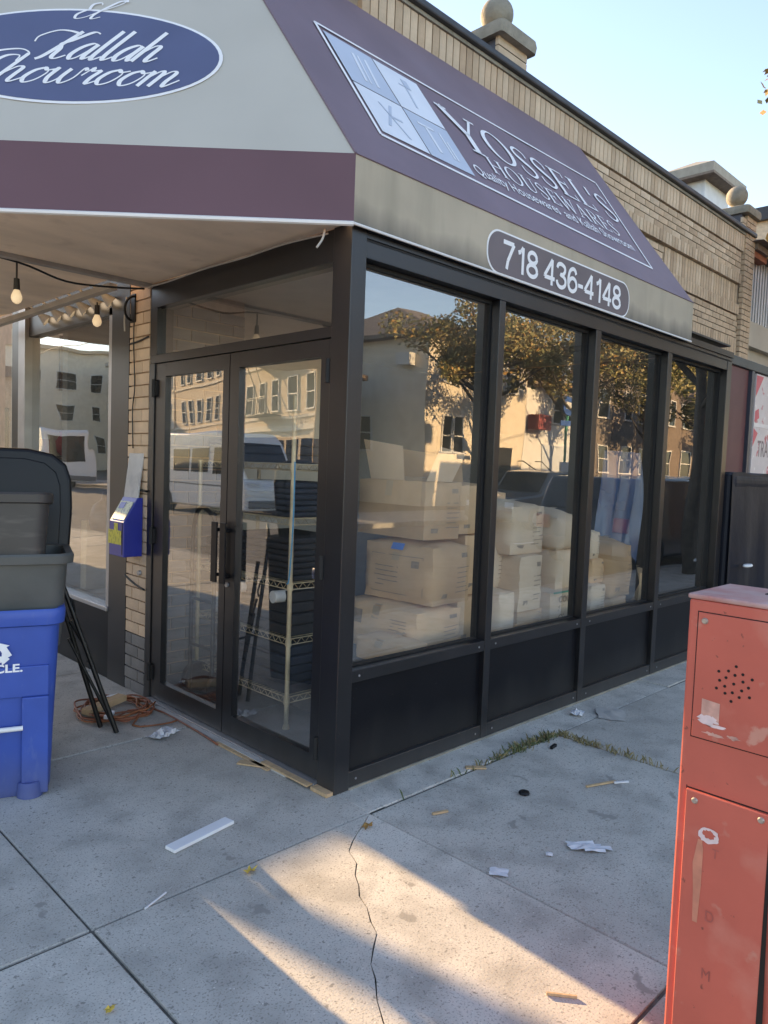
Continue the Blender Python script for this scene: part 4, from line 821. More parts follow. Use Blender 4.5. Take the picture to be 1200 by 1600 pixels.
MB().tube([(-.006+-.10*math.sin(a)*.6, 2.09-.02*math.cos(a), 2.50+.075*math.cos(a)) for a in [math.pi*k/10 for k in range(-1, 12)]], .008, 6).build('hoop', 'black_metal', t_, smooth=True); B(-.012, -.005, 2.06, 2.12, 2.41, 2.59).build('back_plate', 'black_metal', t_)

# ------------------------------------------------------------ lights under the awning
m = emit_mat('warm_bulb', (1, .83, .58), .12); mat('bulb_socket', (.025, .022, .02), .5, .1); mat('lamp_body', (.43, .41, .36), .5, .1, 8); emit_mat('lamp_lens', (1, .9, .72), 1.2)
def bulb(p, label, drop=.10):
    t = thing('hanging_bulb', p, label, 'bulb', 'bulbs strung under the awning'); x, y, z = p
    MB().cyl((x, y, z), (x, y, z-drop), .005, n=6).build('cord', 'bulb_socket', t); MB().cyl((x, y, z-drop), (x, y, z-drop-.062), .015, .018, n=14).build('socket', 'bulb_socket', t, smooth=True, auto=40)
    MB().lathe([(.014, -.06), (.019, -.072), (.028, -.094), (.029, -.110), (.022, -.128), (.008, -.138)], (x, y, z-drop), 18).build('globe', 'warm_bulb', t, smooth=True)
bulb((-.775, 1.925, 2.60), 'pear shaped bulb hanging from the soffit strip above the tub stack', .09)
bulb((-.145, 2.32, 2.545), 'round bulb hanging in front of the black window post', .02)
cable([(-1.75, 1.86, 2.585), (-1.2, 1.87, 2.60), (-.775, 1.92, 2.60), (-.5, 1.93, 2.55), (-.22, 1.91, 2.568), (-.05, 1.86, 2.585)], .006, 'cable', 'dark string light cable sagging along the soffit strip', 'string_cable')
cable([(-.03, 1.86, 2.60), (-.035, 1.6, 2.592), (-.04, 1.2, 2.600), (-.04, .8, 2.596), (-.045, .45, 2.60), (-.05, .12, 2.585)], .005, 'pale_cable', 'pale cable running along the door header')
cable([(-.02, 2.16, 2.58), (-.03, 2.165, 2.45), (-.025, 2.17, 2.36)], .006, 'pale_cable', 'white cable looping down the black window post')
cable([(-.085, .10, 2.59), (-.11, .085, 2.54), (-.13, .10, 2.50)], .005, 'pale_cable', 'loose white wire end hanging at the awning corner')
lp = [(2.47, .0), (2.68, .1), (2.87, -.2), (3.10, .3), (3.34, .15), (3.60, .35)]
for i, (yy, tw) in enumerate(lp):
    nm = ['nearest to the brick pier', 'second from the brick pier', 'third from the brick pier', 'fourth from the brick pier', 'fifth from the brick pier', 'farthest from the brick pier'][i]
    t = thing('track_spotlight', (-.09, yy, 2.74), 'cream cone spotlight in the left window, '+nm, 'spotlight', 'track spotlights in the left window')
    a = Vector((-.19, yy, 2.735)); d = Vector((.62, -.30-tw*.2, -.58)).normalized(); b_ = a+d*.17; c_ = b_+d*.085
    MB().cyl(a, b_, .009, n=10).build('arm', 'lamp_body', t, smooth=True, auto=40); MB().cyl(b_, c_, .014, .046, n=18, cap=False).build('shade', 'lamp_body', t, smooth=True); MB().cyl(c_-d*.03, c_-d*.02, .027, n=16).build('lens', 'lamp_lens', t)
    l = bpy.data.lights.new('spot', 'SPOT'); l.energy = .35; l.spot_size = math.radians(95); l.color = (1, .88, .68); l.shadow_soft_size = .04
    lo = bpy.data.objects.new('spot', l); col.objects.link(lo); lo.location = c_+Vector((.02, 0, 0)); lo.rotation_euler = Vector((-.45, .1, .85)).to_track_quat('Z', 'Y').to_euler()
B_ = tag(MB().box(-.198, -.175, 2.42, 3.9, 2.735, 2.76).build('light_track', 'lamp_body', origin=(-.1, 3.2, 2.74)), 'cream lighting track across the top of the left window', 'light track')

# ------------------------------------------------------------ beyond the enclosure
m = mat('navy_tarp', (.009, .011, .019), .6, .2, 3, bump=.6, bscale=6, spec=.3); mat('maroon_panel', (.105, .030, .040), .55, .12, 3); mat('dark_fascia', (.03, .04, .045), .5, .3, 3)
tp = thing('covered_stand', (5.6, .35, 0), 'dark navy tarp covered stand past the glass enclosure', 'covered stand')
def tarp():
    mb = MB(); rr = random.Random(4); nx, nz = 26, 14; vs = []; 
    f = lambda s: s
    for j in range(nz+1):
        for i in range(nx+1):
            x = 4.56+i/nx*2.2; z = 1.60*(1-j/nz); y = -.045+.025*math.sin(i*.9+j*.15)*(j/nz)+.012*math.sin(i*2.3)*(j/nz)
            vs.append((x, y-.04*(j/nz), z+.012*math.sin(i*.7)))
    fs = [(j*(nx+1)+i, (j+1)*(nx+1)+i, (j+1)*(nx+1)+i+1, j*(nx+1)+i+1) for j in range(nz) for i in range(nx)]
    return mb.add(vs, fs)
tarp().build('front_drape', 'navy_tarp', tp, smooth=True); MB().box(4.56, 6.76, -.035, .90, .02, 1.595).build('cover', 'navy_tarp', tp, bevel=.03)
MB().box(4.58, 6.77, -.055, .92, 1.44, 1.61).build('top_hem', 'navy_tarp', tp, bevel=.07, seg=4)
t_ = MB().lathe([(.09, 0), (.10, .008), (.085, .02), (.01, .024)], (0, 0, 0), 20); t_.v = [(4.80+p[0]*.9, -.14+p[1]*.35, .76+p[2]) for p in t_.v]
tag(t_.build('jar_top', 'white_plastic', smooth=True, auto=40, origin=(4.8, -.14, .76)), 'small white plastic lid resting against the navy tarp', 'lid')
ns = thing('neighbour_shopfront', (7.0, 1.0, 0), 'maroon shopfront panel and dark fascia on the far end of the brick wall', 'storefront')
MB().box(4.62, 8.9, .93, 1.045, 2.93, 3.045).build('fascia', 'dark_fascia', ns, bevel=.01); MB().box(4.62, 7.66, .962, 1.04, 0, 2.925).build('door_panel', 'maroon_panel', ns); MB().box(7.70, 7.80, .93, 1.04, 0, 2.925).build('post', 'flashing', ns)
m = mat('poster', (.62, .56, .57), .5, .08, 5); layer(m, 5.5, .58, .63, (.55, .10, .14), .9); layer(m, 12, .64, .68, (.75, .72, .73), .8)
ps = thing('shop_poster', (8.3, .97, 1.65), 'white and pink poster board behind the tarp stand at the right edge', 'poster')
MB().box(7.93, 8.9, .955, .985, 1.55, 2.92).build('board', 'poster', ps); mat('poster_ink', (.22, .16, .18), .5, .1)
text_on(MB(), 'TRA', (8.12, .953, 1.86), (1, 0, 0), (0, 0, 1), .30, .42, .003).build('lettering', 'poster_ink', ps, kind='stuff')
mat('poster_red', (.62, .09, .13), .5, .1); mat('poster_white', (.74, .70, .71), .5, .05)
MB().add([(7.94, .953, 2.62), (8.2, .953, 2.90), (7.94, .953, 2.90)], [(0, 1, 2)]).add([(7.94, .953, 1.98), (8.10, .953, 2.16), (7.94, .953, 2.22)], [(0, 1, 2)]).add([(7.95, .953, 2.30), (8.12, .953, 2.36), (8.08, .953, 2.48), (7.96, .953, 2.44)], [(0, 1, 2, 3)]).build('red_corner', 'poster_red', ps, kind='stuff')
MB().box(7.93, 8.9, .950, .9545, 2.24, 2.29).build('white_band', 'poster_white', ps)
# neighbour house past the brick wall
mat('stucco_pale', (.50, .45, .38), .85, .08, 3); mat('corrugated', (.48, .49, .51), .45, .06, 6, metal=.3); mat('roof_brown', (.20, .155, .125), .85, .2, 9); mat('roof_tan', (.34, .315, .27), .85, .1, 6); mat('red_tile', (.38, .13, .07), .8, .2, 8)
nh = thing('neighbour_house', (10.5, 4, 0), 'corrugated sided neighbour house with brown roof past the brick wall', 'house')
MB().box(7.82, 13, 1.2, 9, 0, 3.60).build('wall', 'stucco_pale', nh); MB().box(7.81, 13, 1.10, 1.195, 3.30, 3.62).build('ledge', 'stucco_pale', nh)
cg = MB()
for k in range(36):
    cg.box(7.83+k*.10, 7.83+k*.10+.055, 1.16, 1.19, 3.625, 4.46)
MB().box(7.82, 12, 1.191, 8, 3.622, 4.47).build('siding', 'corrugated', nh); cg.build('siding_ribs', 'corrugated', nh, kind='stuff')
MB().box(7.80, 12, 1.0, 8.0, 4.475, 4.55).build('eave', 'roof_brown', nh)
MB().add([(7.7, .9, 4.555), (12.2, .9, 4.555), (12.2, 8.2, 4.555), (7.7, 8.2, 4.555), (9.6, 4.5, 5.6), (10.6, 4.5, 5.6)], [(0, 1, 5, 4), (1, 2, 5), (2, 3, 4, 5), (3, 0, 4), (3, 2, 1, 0)]).build('roof', 'roof_brown', nh)
B(7.82, 8.3, 1.05, 1.18, 4.40, 4.52).build('tile_edge', 'red_tile', nh)
# far house with a light dormer seen over the parapet
mat('pale_siding', (.62, .66, .70), .7, .05, 5)
fh = thing('far_dormer_house', (18, 9, 0), 'pale house top with overhanging hipped roof rising behind the parapet', 'house')
MB().box(18.80, 20.5, 6.35, 7.35, 0, 9.92).build('wall', 'pale_siding', fh)
MB().add([(18.46, 6.0, 9.93), (20.9, 6.0, 9.93), (20.9, 7.65, 9.93), (18.46, 7.65, 9.93), (18.46, 6.0, 10.18), (20.9, 6.0, 10.18), (20.9, 7.65, 10.18), (18.46, 7.65, 10.18), (19.3, 6.85, 10.62), (20.1, 6.85, 10.62)],
         [(3, 2, 1, 0), (0, 1, 5, 4), (1, 2, 6, 5), (2, 3, 7, 6), (3, 0, 4, 7), (4, 5, 9, 8), (5, 6, 9), (6, 7, 8, 9), (7, 4, 8)]).build('roof', 'roof_tan', fh)
MB().box(18.44, 20.92, 5.98, 7.67, 9.86, 9.928).build('eave', 'roof_brown', fh)
for k in range(3): MB().box(18.78, 18.80, 6.45+k*.3, 6.70+k*.3, 8.2, 9.8).build('siding_panel', 'pale_siding', fh)
# ------------------------------------------------------------ cartons behind the windows
m = mat('carton', (.66, .42, .235), .85, .12, 3, bump=.45, bscale=12, rnd=.16); layer(m, 1.2, .5, .8, (.53, .33, .185), .7)
m = mat('carton_pale', (.72, .54, .37), .85, .08, 3, bump=.35, bscale=14, rnd=.08)
mat('carton_tape', (.48, .34, .21), .35, .1, 8, spec=.6); mat('carton_ink', (.32, .235, .165), .8, .15, 40); mat('carton_label', (.56, .53, .46), .7, .05, 20); mat('green_strap', (.05, .28, .18), .5, .1); mat('blue_tape', (.06, .22, .62), .5, .1)
def carton(x0, y0, z0, dx, dy, dz, label, rot=0.0, m='carton', bulge=.012, ink=2, seed=0, tape=True, flaps=False):
    """a shipping carton; bulged faces, tape, printed lines on the two faces the street sees"""
    rr = random.Random(seed+41); c = Vector((x0+dx/2, y0+dy/2, z0)); t = thing('carton', (c.x, c.y, c.z), label, 'carton', 'shipping cartons behind the windows', rot)
    Wm = WM[t.name]; n = 8; bulge *= 1.5; hx, hy = dx/2, dy/2
    P = lambda x, y, z: Wm @ Vector((x, y, z))
    mb = MB(); vs = {}
    def vid(i, j, k):
        if (i, j, k) in vs: return vs[i, j, k]
        u, v_, w_ = i/n*2-1, j/n*2-1, k/n*2-1; f = lambda a, b: (1-a*a)*(1-b*b)
        x = hx*u*(1+.0)+math.copysign(bulge, u)*f(v_, w_)*(abs(u) == 1); y = hy*v_+math.copysign(bulge, v_)*f(u, w_)*(abs(v_) == 1); z = dz*(k/n)+(bulge*1.2*f(u, v_) if k == n else 0)
        e = (abs(u) == 1)+(abs(v_) == 1)+(abs(w_) == 1)
        if e >= 2: s_ = .978-.018*rr.random(); x *= s_; y *= s_; z += -.004 if k == n else .0
        x += rr.uniform(-.004, .004); y += rr.uniform(-.004, .004); z += rr.uniform(-.003, .003) if k else 0
        vs[i, j, k] = len(mb.v); mb.v.append(tuple(P(x, y, z))); return vs[i, j, k]
    for a in range(n):
        for b in range(n):
            mb.f += [(vid(a, b, 0), vid(a, b+1, 0), vid(a+1, b+1, 0), vid(a+1, b, 0)), (vid(a, b, n), vid(a+1, b, n), vid(a+1, b+1, n), vid(a, b+1, n)),
                     (vid(a, 0, b), vid(a+1, 0, b), vid(a+1, 0, b+1), vid(a, 0, b+1)), (vid(a, n, b), vid(a, n, b+1), vid(a+1, n, b+1), vid(a+1, n, b)),
                     (vid(0, a, b), vid(0, a, b+1), vid(0, a+1, b+1), vid(0, a+1, b)), (vid(n, a, b), vid(n, a+1, b), vid(n, a+1, b+1), vid(n, a, b+1))]
    mb.build('carton_body', m, t, smooth=True, auto=50)
    def onx(mb_, y0_, y1_, z0_, z1_, l=.002):       # on the face towards the doors (-x)
        k = 4; g = []
        for q in range(k+1):
            yy = y0_+(y1_-y0_)*q/k; bl = lambda z: bulge*(1-(yy/hy)**2)*(1-(z/dz*2-1)**2)
            g += [P(-hx-bl(z0_)-l, yy, z0_), P(-hx-bl(z1_)-l, yy, z1_)]
        mb_.add(g, [(2*q, 2*q+2, 2*q+3, 2*q+1)[::-1] for q in range(k)])
    def ony(mb_, x0_, x1_, z0_, z1_, l=.002):       # on the face towards the windows (-y)
        k = 4; g = []
        for q in range(k+1):
            xx = x0_+(x1_-x0_)*q/k; bl = lambda z: bulge*(1-(xx/hx)**2)*(1-(z/dz*2-1)**2)
            g += [P(xx, -hy-bl(z0_)-l, z0_), P(xx, -hy-bl(z1_)-l, z1_)]
        mb_.add(g, [(2*q, 2*q+2, 2*q+3, 2*q+1) for q in range(k)])
    if tape:
        tb = MB(); onx(tb, -.03, .03, dz*.72, dz*.985, .003); tb.build('tape', 'carton_tape', t)
        tb = MB(); tb.add([P(-hx*.98, -.03, dz+.003), P(hx*.98, -.03, dz+.003+bulge), P(hx*.98, .03, dz+.003+bulge), P(-hx*.98, .03, dz+.003)], [(0, 1, 2, 3)]); tb.build('tape', 'carton_tape', t)
    ik = MB()
    pick = seed % 3
    if ink >= 2 and pick == 1:
        onx(ik, -.8*hy, .1*hy, .30*dz, .34*dz); onx(ik, -.8*hy, -.1*hy, .20*dz, .23*dz); onx(ik, .35*hy, .8*hy, .55*dz, .85*dz)
        for q in range(4): onx(ik, -.75*hy, (-.5+.5*rr.random())*hy, (.55+q*.07)*dz, (.565+q*.07)*dz)
    elif ink >= 2:
        for (a, b, c0, c1) in ((-.75, .75, .12, .135), (-.75, .75, .80, .812), (-.75, -.735, .135, .80), (.735, .75, .135, .80)): onx(ik, a*hy, b*hy, c0*dz, c1*dz)
        for q in range(5): onx(ik, -.1*hy, (.45+.2*rr.random())*hy, (.25+q*.085)*dz, (.268+q*.085)*dz)
        onx(ik, -.65*hy, -.45*hy, .62*dz, .74*dz)
    if ink >= 1:
        for q in range(6): ony(ik, .05*hx, (.55+.3*rr.random())*hx, (.20+q*.085)*dz, (.216+q*.085)*dz)
        ony(ik, .35*hx, .72*hx, .80*dz, .88*dz); ony(ik, -.7*hx, -.35*hx, .12*dz, .2*dz)
    if ink: ik.build('printed_lines', 'carton_ink', t, kind='stuff')
    if flaps:
        f1 = MB().add([P(-hx, -hy, dz), P(hx*.4, -hy, dz), P(hx*.55, -hy*1.25, dz+.17), P(-hx*.9, -hy*1.3, dz+.20)], [(0, 1, 2, 3)]); f1.build('flap', 'carton_pale', t)
        f2 = MB().add([P(-hx, hy*.6, dz), P(-hx, -hy*.4, dz), P(-hx*1.5, -hy*.6, dz+.20), P(-hx*1.6, hy*.5, dz+.24)], [(0, 1, 2, 3)]); f2.build('flap', 'carton_pale', t)
        f3 = MB().add([P(hx, -hy, dz), P(hx, hy, dz), P(hx*1.25, hy, dz+.2), P(hx*1.3, -hy*.8, dz+.15)], [(0, 1, 2, 3)]); f3.build('flap', 'carton', t)
    return t
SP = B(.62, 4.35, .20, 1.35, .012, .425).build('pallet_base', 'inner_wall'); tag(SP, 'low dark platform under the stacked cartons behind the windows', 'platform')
# first window
carton(.86, .30, .43, .40, .66, .275, 'sagging printed carton at the bottom of the first window stack', seed=1, bulge=.016)
carton(.955, .30, .735, .37, .55, .345, 'bulging printed carton in the middle of the first window stack', rot=.05, seed=2, bulge=.02)
carton(.950, .34, 1.120, .32, .60, .345, 'open carton with raised flaps on top of the first window stack', rot=-.04, seed=3, flaps=True, ink=1)
carton(.66, .20, .43, .19, .40, .13, 'low carton in the bottom corner of the first window', seed=4, ink=0)
carton(1.36, .42, .43, .28, .45, .300, 'small carton at the bottom right of the first window', seed=5, ink=1); carton(1.42, .42, .74, .24, .45, .385, 'narrow carton behind the first mullion, second from the bottom', seed=6, ink=1); carton(1.335, .42, 1.135, .33, .48, .31, 'carton at the top right of the first window', seed=7, ink=1)
# second window
carton(1.64, .30, .43, .18, .40, .315, 'narrow pale carton at the bottom left of the second window', seed=8, m='carton_pale', ink=0); carton(1.70, .46, .75, .21, .4, .33, 'tall narrow carton behind the left edge of the second window', seed=9, m='carton_pale', ink=1)
carton(1.90, .33, .43, .30, .40, .165, 'flat printed carton under the middle of the second window', seed=10, ink=2); carton(1.86, .30, .60, .27, .42, .375, 'tan carton in the middle of the second window stack', seed=11, m='carton_pale', ink=1); carton(1.79, .34, .985, .40, .50, .325, 'pale carton on top of the second window stack', seed=12, m='carton_pale', ink=1, bulge=.02)
c13 = carton(2.25, .30, .43, .42, .45, .265, 'carton with large printed stencil lettering and a green strap', seed=13, m='carton_pale', ink=0)
tv = MB()
for s__, zz in (('COLOR', .620), ('SIZE', .555), ('QTY', .49)): text_on(tv, s__, (2.34, .287, zz), (1, 0, 0), (0, 0, 1), .062, .24 if s__ == 'COLOR' else .16, .0015)
tv.build('lettering', 'carton_ink', c13, kind='stuff'); B(2.50, 2.525, .278, .284, .43, .70).build('strap', 'green_strap', c13); MB().box(2.25, 2.68, .272, .277, .690, .702).build('strap', 'green_strap', c13)
carton(2.37, .35, .70, .30, .45, .28, 'upright carton above the green strap, lower one of the leaning pair', rot=.03, seed=14, m='carton_pale', ink=0, bulge=.02); carton(2.39, .35, .985, .29, .45, .24, 'domed carton topping the leaning pair beside the second mullion', rot=-.03, seed=15, m='carton_pale', ink=0, bulge=.035)
carton(2.02, .85, .43, .42, .4, .95, 'tall carton standing in the row behind the second window', seed=22, ink=0)
# third and fourth windows
carton(2.93, .36, .43, .22, .4, .245, 'printed carton at the bottom left of the third window', seed=16, m='carton_pale'); carton(3.0, .41, .68, .20, .35, .19, 'yellowish carton in the third window, second from the bottom', seed=17, ink=1); carton(2.99, .42, .875, .13, .35, .215, 'small grey carton topping the left stack of the third window', seed=18, m='carton_pale', ink=1)
carton(3.24, .36, .43, .27, .4, .12, 'low carton under the slumped carton of the third window', seed=19, ink=0); carton(3.20, .35, .555, .34, .45, .415, 'slumped round topped carton in the third window', seed=20, bulge=.035, ink=1)
carton(4.02, .5, .43, .33, .4, .25, 'small carton with a white label low in the fourth window', seed=21, ink=0); carton(4.0, .95, .43, .36, .36, .45, 'plain carton at the back of the fourth window', seed=23, ink=0)
tag(MB().add([(.945, .50, 1.088), (.945, .60, 1.088), (.925, .60, 1.05), (.925, .50, 1.05)], [(0, 1, 2, 3)]).build('tape_scrap', 'blue_tape', origin=(.94, .55, 1.05)), 'scrap of blue tape between two cartons in the first window', 'tape')
# blue sheet added to imitate a dark reflection in the third window
m = mat('blue_reflection', (.045, .085, .17), .3, .3, 2, spec=.6, bump=.4, bscale=5); mb = MB(); vs = []
for j in range(15):
    for i in range(13): vs.append((3.48+i*.055+.03*math.sin(j*.5), .62+.045*math.sin(i*1.3+j*.25)+.02*math.sin(i*2.9), 1.75-j*.092))
mb.add(vs, [(j*13+i, (j+1)*13+i, (j+1)*13+i+1, j*13+i+1) for j in range(14) for i in range(12)])
tag(mb.build('reflection_sheet', 'blue_reflection', smooth=True, origin=(3.8, .62, .46)), 'dark blue sheet imitating a reflection in the third window', 'sheet')
mat('black_sack', (.012, .012, .014), .35, .2, 3, spec=.6, bump=.6, bscale=9)
mb = MB().lathe([(.05, 0), (.24, .03), (.27, .18), (.22, .36), (.10, .46), (.03, .50)], (3.9, .75, .43), 18); rr = random.Random(6); mb.v = [(x+rr.uniform(-.02, .02), y+rr.uniform(-.02, .02), z+rr.uniform(-.015, .015)) for x, y, z in mb.v]
tag(mb.build('black_sack', 'black_sack', smooth=True, origin=(3.9, .75, .43)), 'black plastic sack beside the blue sheet in the fourth window', 'sack')

# ------------------------------------------------------------ wire shelving inside the doors
mat('chrome_wire', (.58, .46, .30), .4, .25, 9, metal=.25); mat('dark_cloth', (.016, .018, .024), .8, .25, 5, bump=.3, bscale=30); mat('navy_cloth', (.018, .028, .045), .8, .25, 5, bump=.3, bscale=30); mat('white_cloth', (.66, .65, .63), .8, .06, 8)
sh_ = thing('wire_shelving', (.6, 1.3, .012), 'rusty chrome wire shelving unit just inside the double doors', 'shelving')
X0, X1, Y0, Y1 = .335, .80, .815, 1.80
for (px, py, zt) in ((X0, Y0, 1.92), (X0, Y1, 1.50), (X1, Y0, 1.92), (X1, Y1, 1.5)):
    p = MB().cyl((px, py, .03), (px, py, zt), .0135, n=12).build('post', 'chrome_wire', sh_, smooth=True, auto=40); MB().cyl((px, py, .012), (px, py, .035), .022, .016, n=12).build('foot', 'chrome_wire', p)
for zz in (.16, .50, .82, 1.19, 1.50):
    s = MB()
    for (a, b) in (((X0, Y0), (X0, Y1)), ((X0, Y0), (X1, Y0)), ((X1, Y0), (X1, Y1)), ((X0, Y1), (X1, Y1))):
        A_ = Vector((*a, 0)); B2 = Vector((*b, 0)); n = int((B2-A_).length/.030)
        for dz_ in (0, .034): s.cyl(A_+Vector((0, 0, zz+dz_)), B2+Vector((0, 0, zz+dz_)), .0032, n=6)
        s.tube([A_.lerp(B2, k/n)+Vector((0, 0, zz+(.034 if k % 2 else 0))) for k in range(n+1)], .0024, 5)
    for k in range(1, 30): s.cyl((X0+.004, Y0+(Y1-Y0)*k/30, zz+.036), (X1-.004, Y0+(Y1-Y0)*k/30, zz+.036), .002, n=4)
    s.build('wire_shelf', 'chrome_wire', sh_, kind='stuff')
    for (px, py) in ((X0, Y0), (X0, Y1)): MB().cyl((px, py, zz-.004), (px, py, zz+.042), .019, .017, n=12).build('collar', 'chrome_wire', sh_)
def stack(x0, x1, y0, y1, z0, n, h_, m, label, seed):
    rr = random.Random(seed); t = thing('folded_stack', ((x0+x1)/2, (y0+y1)/2, z0), label, 'linen', 'goods on the wire shelving')
    for k in range(n):
        j = lambda: rr.uniform(-.012, .012)
        MB().box(x0+j(), x1+j(), y0+j(), y1+j(), z0+k*h_+.001, z0+(k+1)*h_-.001).build('folded_cloth', m, t, bevel=min(.012, h_*.4), seg=3)
stack(.36, .78, .84, 1.44, 1.228, 6, .034, 'navy_cloth', 'stack of folded dark cloths on the upper wire shelf', 1); stack(.36, .78, .84, 1.43, .858, 7, .036, 'dark_cloth', 'stack of folded black cloths on the middle wire shelf', 2)
stack(.36, .78, .84, 1.46, .538, 4, .065, 'dark_cloth', 'thick dark bundle on the lower wire shelf', 3); stack(.36, .78, .84, 1.50, .198, 5, .055, 'navy_cloth', 'dark folded bundle on the bottom wire shelf', 4)
stack(.40, .70, 1.50, 1.72, .538, 5, .028, 'white_cloth', 'stack of folded white cloths on the wire shelf in the left door', 5)
stack(.38, .75, 1.45, 1.78, .86, 3, .06, 'dark_cloth', 'dark bundle on the middle shelf behind the left door', 6); stack(.36, .78, .85, 1.75, 1.54, 3, .05, 'navy_cloth', 'flat dark cloths lying on the top wire shelf', 7)
for (yy, lb) in ((.93, 'white paper roll end sticking out on the lower wire shelf'), (1.33, 'second white paper roll deeper on the lower wire shelf')):
    tag(MB().cyl((.30, yy, .765), (.72, yy-.03, .765), .036, n=18).build('paper_roll', 'white_cloth', smooth=True, auto=40, origin=(.5, yy, .73)), lb, 'roll')
mat('blue_string', (.03, .30, .52), .6, .1)
cable([(.31, .77, 1.55), (.305, .765, 1.2), (.30, .78, .90), (.30, .80, .86)], .0045, 'blue_string', 'thin blue string hanging from the wire shelving', 'blue_string')
t = MB().lathe([(.10, 0), (.11, .13), (.115, .135), (.112, .15), (.09, .15)], (.50, 1.62, .20), 20).build('bucket', 'white_cloth', smooth=True, auto=40, origin=(.5, 1.62, .2)); tag(t, 'small pale bucket on the bottom shelf in the left door', 'bucket')
ht = thing('hand_truck', (.30, 1.62, .012), 'bent tube hand truck standing behind the left door', 'hand truck')
MB().tube(crom([(.24, 1.72, .05), (.24, 1.72, .9), (.24, 1.70, 1.15), (.24, 1.62, 1.24), (.24, 1.50, 1.20), (.24, 1.46, 1.10), (.24, 1.46, .05)], 5), .014, 8).build('tube_frame', 'black_metal', ht, smooth=True); MB().box(.16, .30, 1.45, 1.73, .012, .03).build('toe_plate', 'black_metal', ht)
for z in (.35, .65): MB().cyl((.24, 1.46, z), (.24, 1.72, z), .010).build('cross_bar', 'black_metal', ht)
for y in (1.44, 1.74): MB().cyl((.30, y-.02, .115), (.30, y+.02, .115), .10, n=20).build('wheel', 'rubber', ht, smooth=True, auto=40)
# display goods behind the left window
mat('display_red', (.38, .03, .035), .5, .15, 6); mat('display_brown', (.115, .065, .045), .5, .1, 6); mat('display_gold', (.55, .40, .12), .4, .1); mat('display_tan', (.58, .46, .30), .7, .08, 5)
pn = thing('wall_banner', (.57, 4.6, 2.14), 'brown banner with gold lines at the back of the left window', 'banner'); B(.50, .64, 4.59, 4.605, 2.14, 2.65).build('cloth', 'display_brown', pn)
for k, (a, b) in enumerate(((.535, .60), (.52, .62), (.53, .61))): B(a, b, 4.584, 4.589, 2.34-k*.04, 2.352-k*.04).build('gold_line', 'display_gold', pn)
for nm, a, c_, l_ in (('display_carton', (.22, .75, 3.3, 4.0, .47, 1.02), 'display_tan', 'large tan carton at the front of the left window'), ('display_carton', (.35, .7, 2.5, 2.9, .47, .80), 'white_cloth', 'white box low in the left window'), ('display_stand', (.25, .39, 4.50, 4.58, .47, 1.68), 'display_red', 'tall red display panel in the left window'), ('display_shelf', (.45, 1.4, 4.25, 4.58, 1.50, 1.53), 'display_brown', 'brown wall shelf at the back of the left window')):
    tag(MB().box(*a).build(nm, c_, origin=((a[0]+a[1])/2, (a[2]+a[3])/2, a[4]), bevel=.004), l_, 'display')
for k, (yy, c_, h_, l_) in enumerate(((2.4, 'display_red', .22, 'red pot at the left end of the display shelf'), (2.65, 'white_cloth', .15, 'white bowl between red pot and gold jar on the display shelf'), (2.95, 'display_gold', .26, 'gold jar in the middle of the display shelf'), (3.3, 'display_red', .17, 'red bowl between gold jar and dark jar on the display shelf'), (3.6, 'navy_cloth', .24, 'dark jar at the right end of the display shelf'))):
    t = MB().lathe([(.06, 0), (.10, .04), (.11, h_*.6), (.07, h_*.9), (.08, h_)], (.52+(yy-2.4)*.5, 4.42, 1.532), 18).build('display_jar', c_, smooth=True, auto=40, origin=(.52+(yy-2.4)*.5, 4.42, 1.532)); tag(t, l_, 'jar', 'jars on the display shelf')
mb = MB().lathe([(.03, 0), (.10, .02), (.12, .10), (.09, .20), (.03, .24), (.02, .30)], (.16, 2.83, .98), 16); tag(mb.build('black_bag', 'black_sack', smooth=True, origin=(.16, 2.83, .98)), 'small black bag hanging in the left window beside the cart', 'bag')
t = thing('pendant_lamp', (.36, 3.55, 2.65), 'slim dark cone pendant hanging in the left window', 'pendant'); MB().cyl((.36, 3.55, 2.65), (.36, 3.55, 2.1), .004, n=6).build('cord', 'cable', t); MB().cyl((.36, 3.55, 2.1), (.36, 3.55, 1.85), .008, .035, n=14).build('cone', 'cable', t)

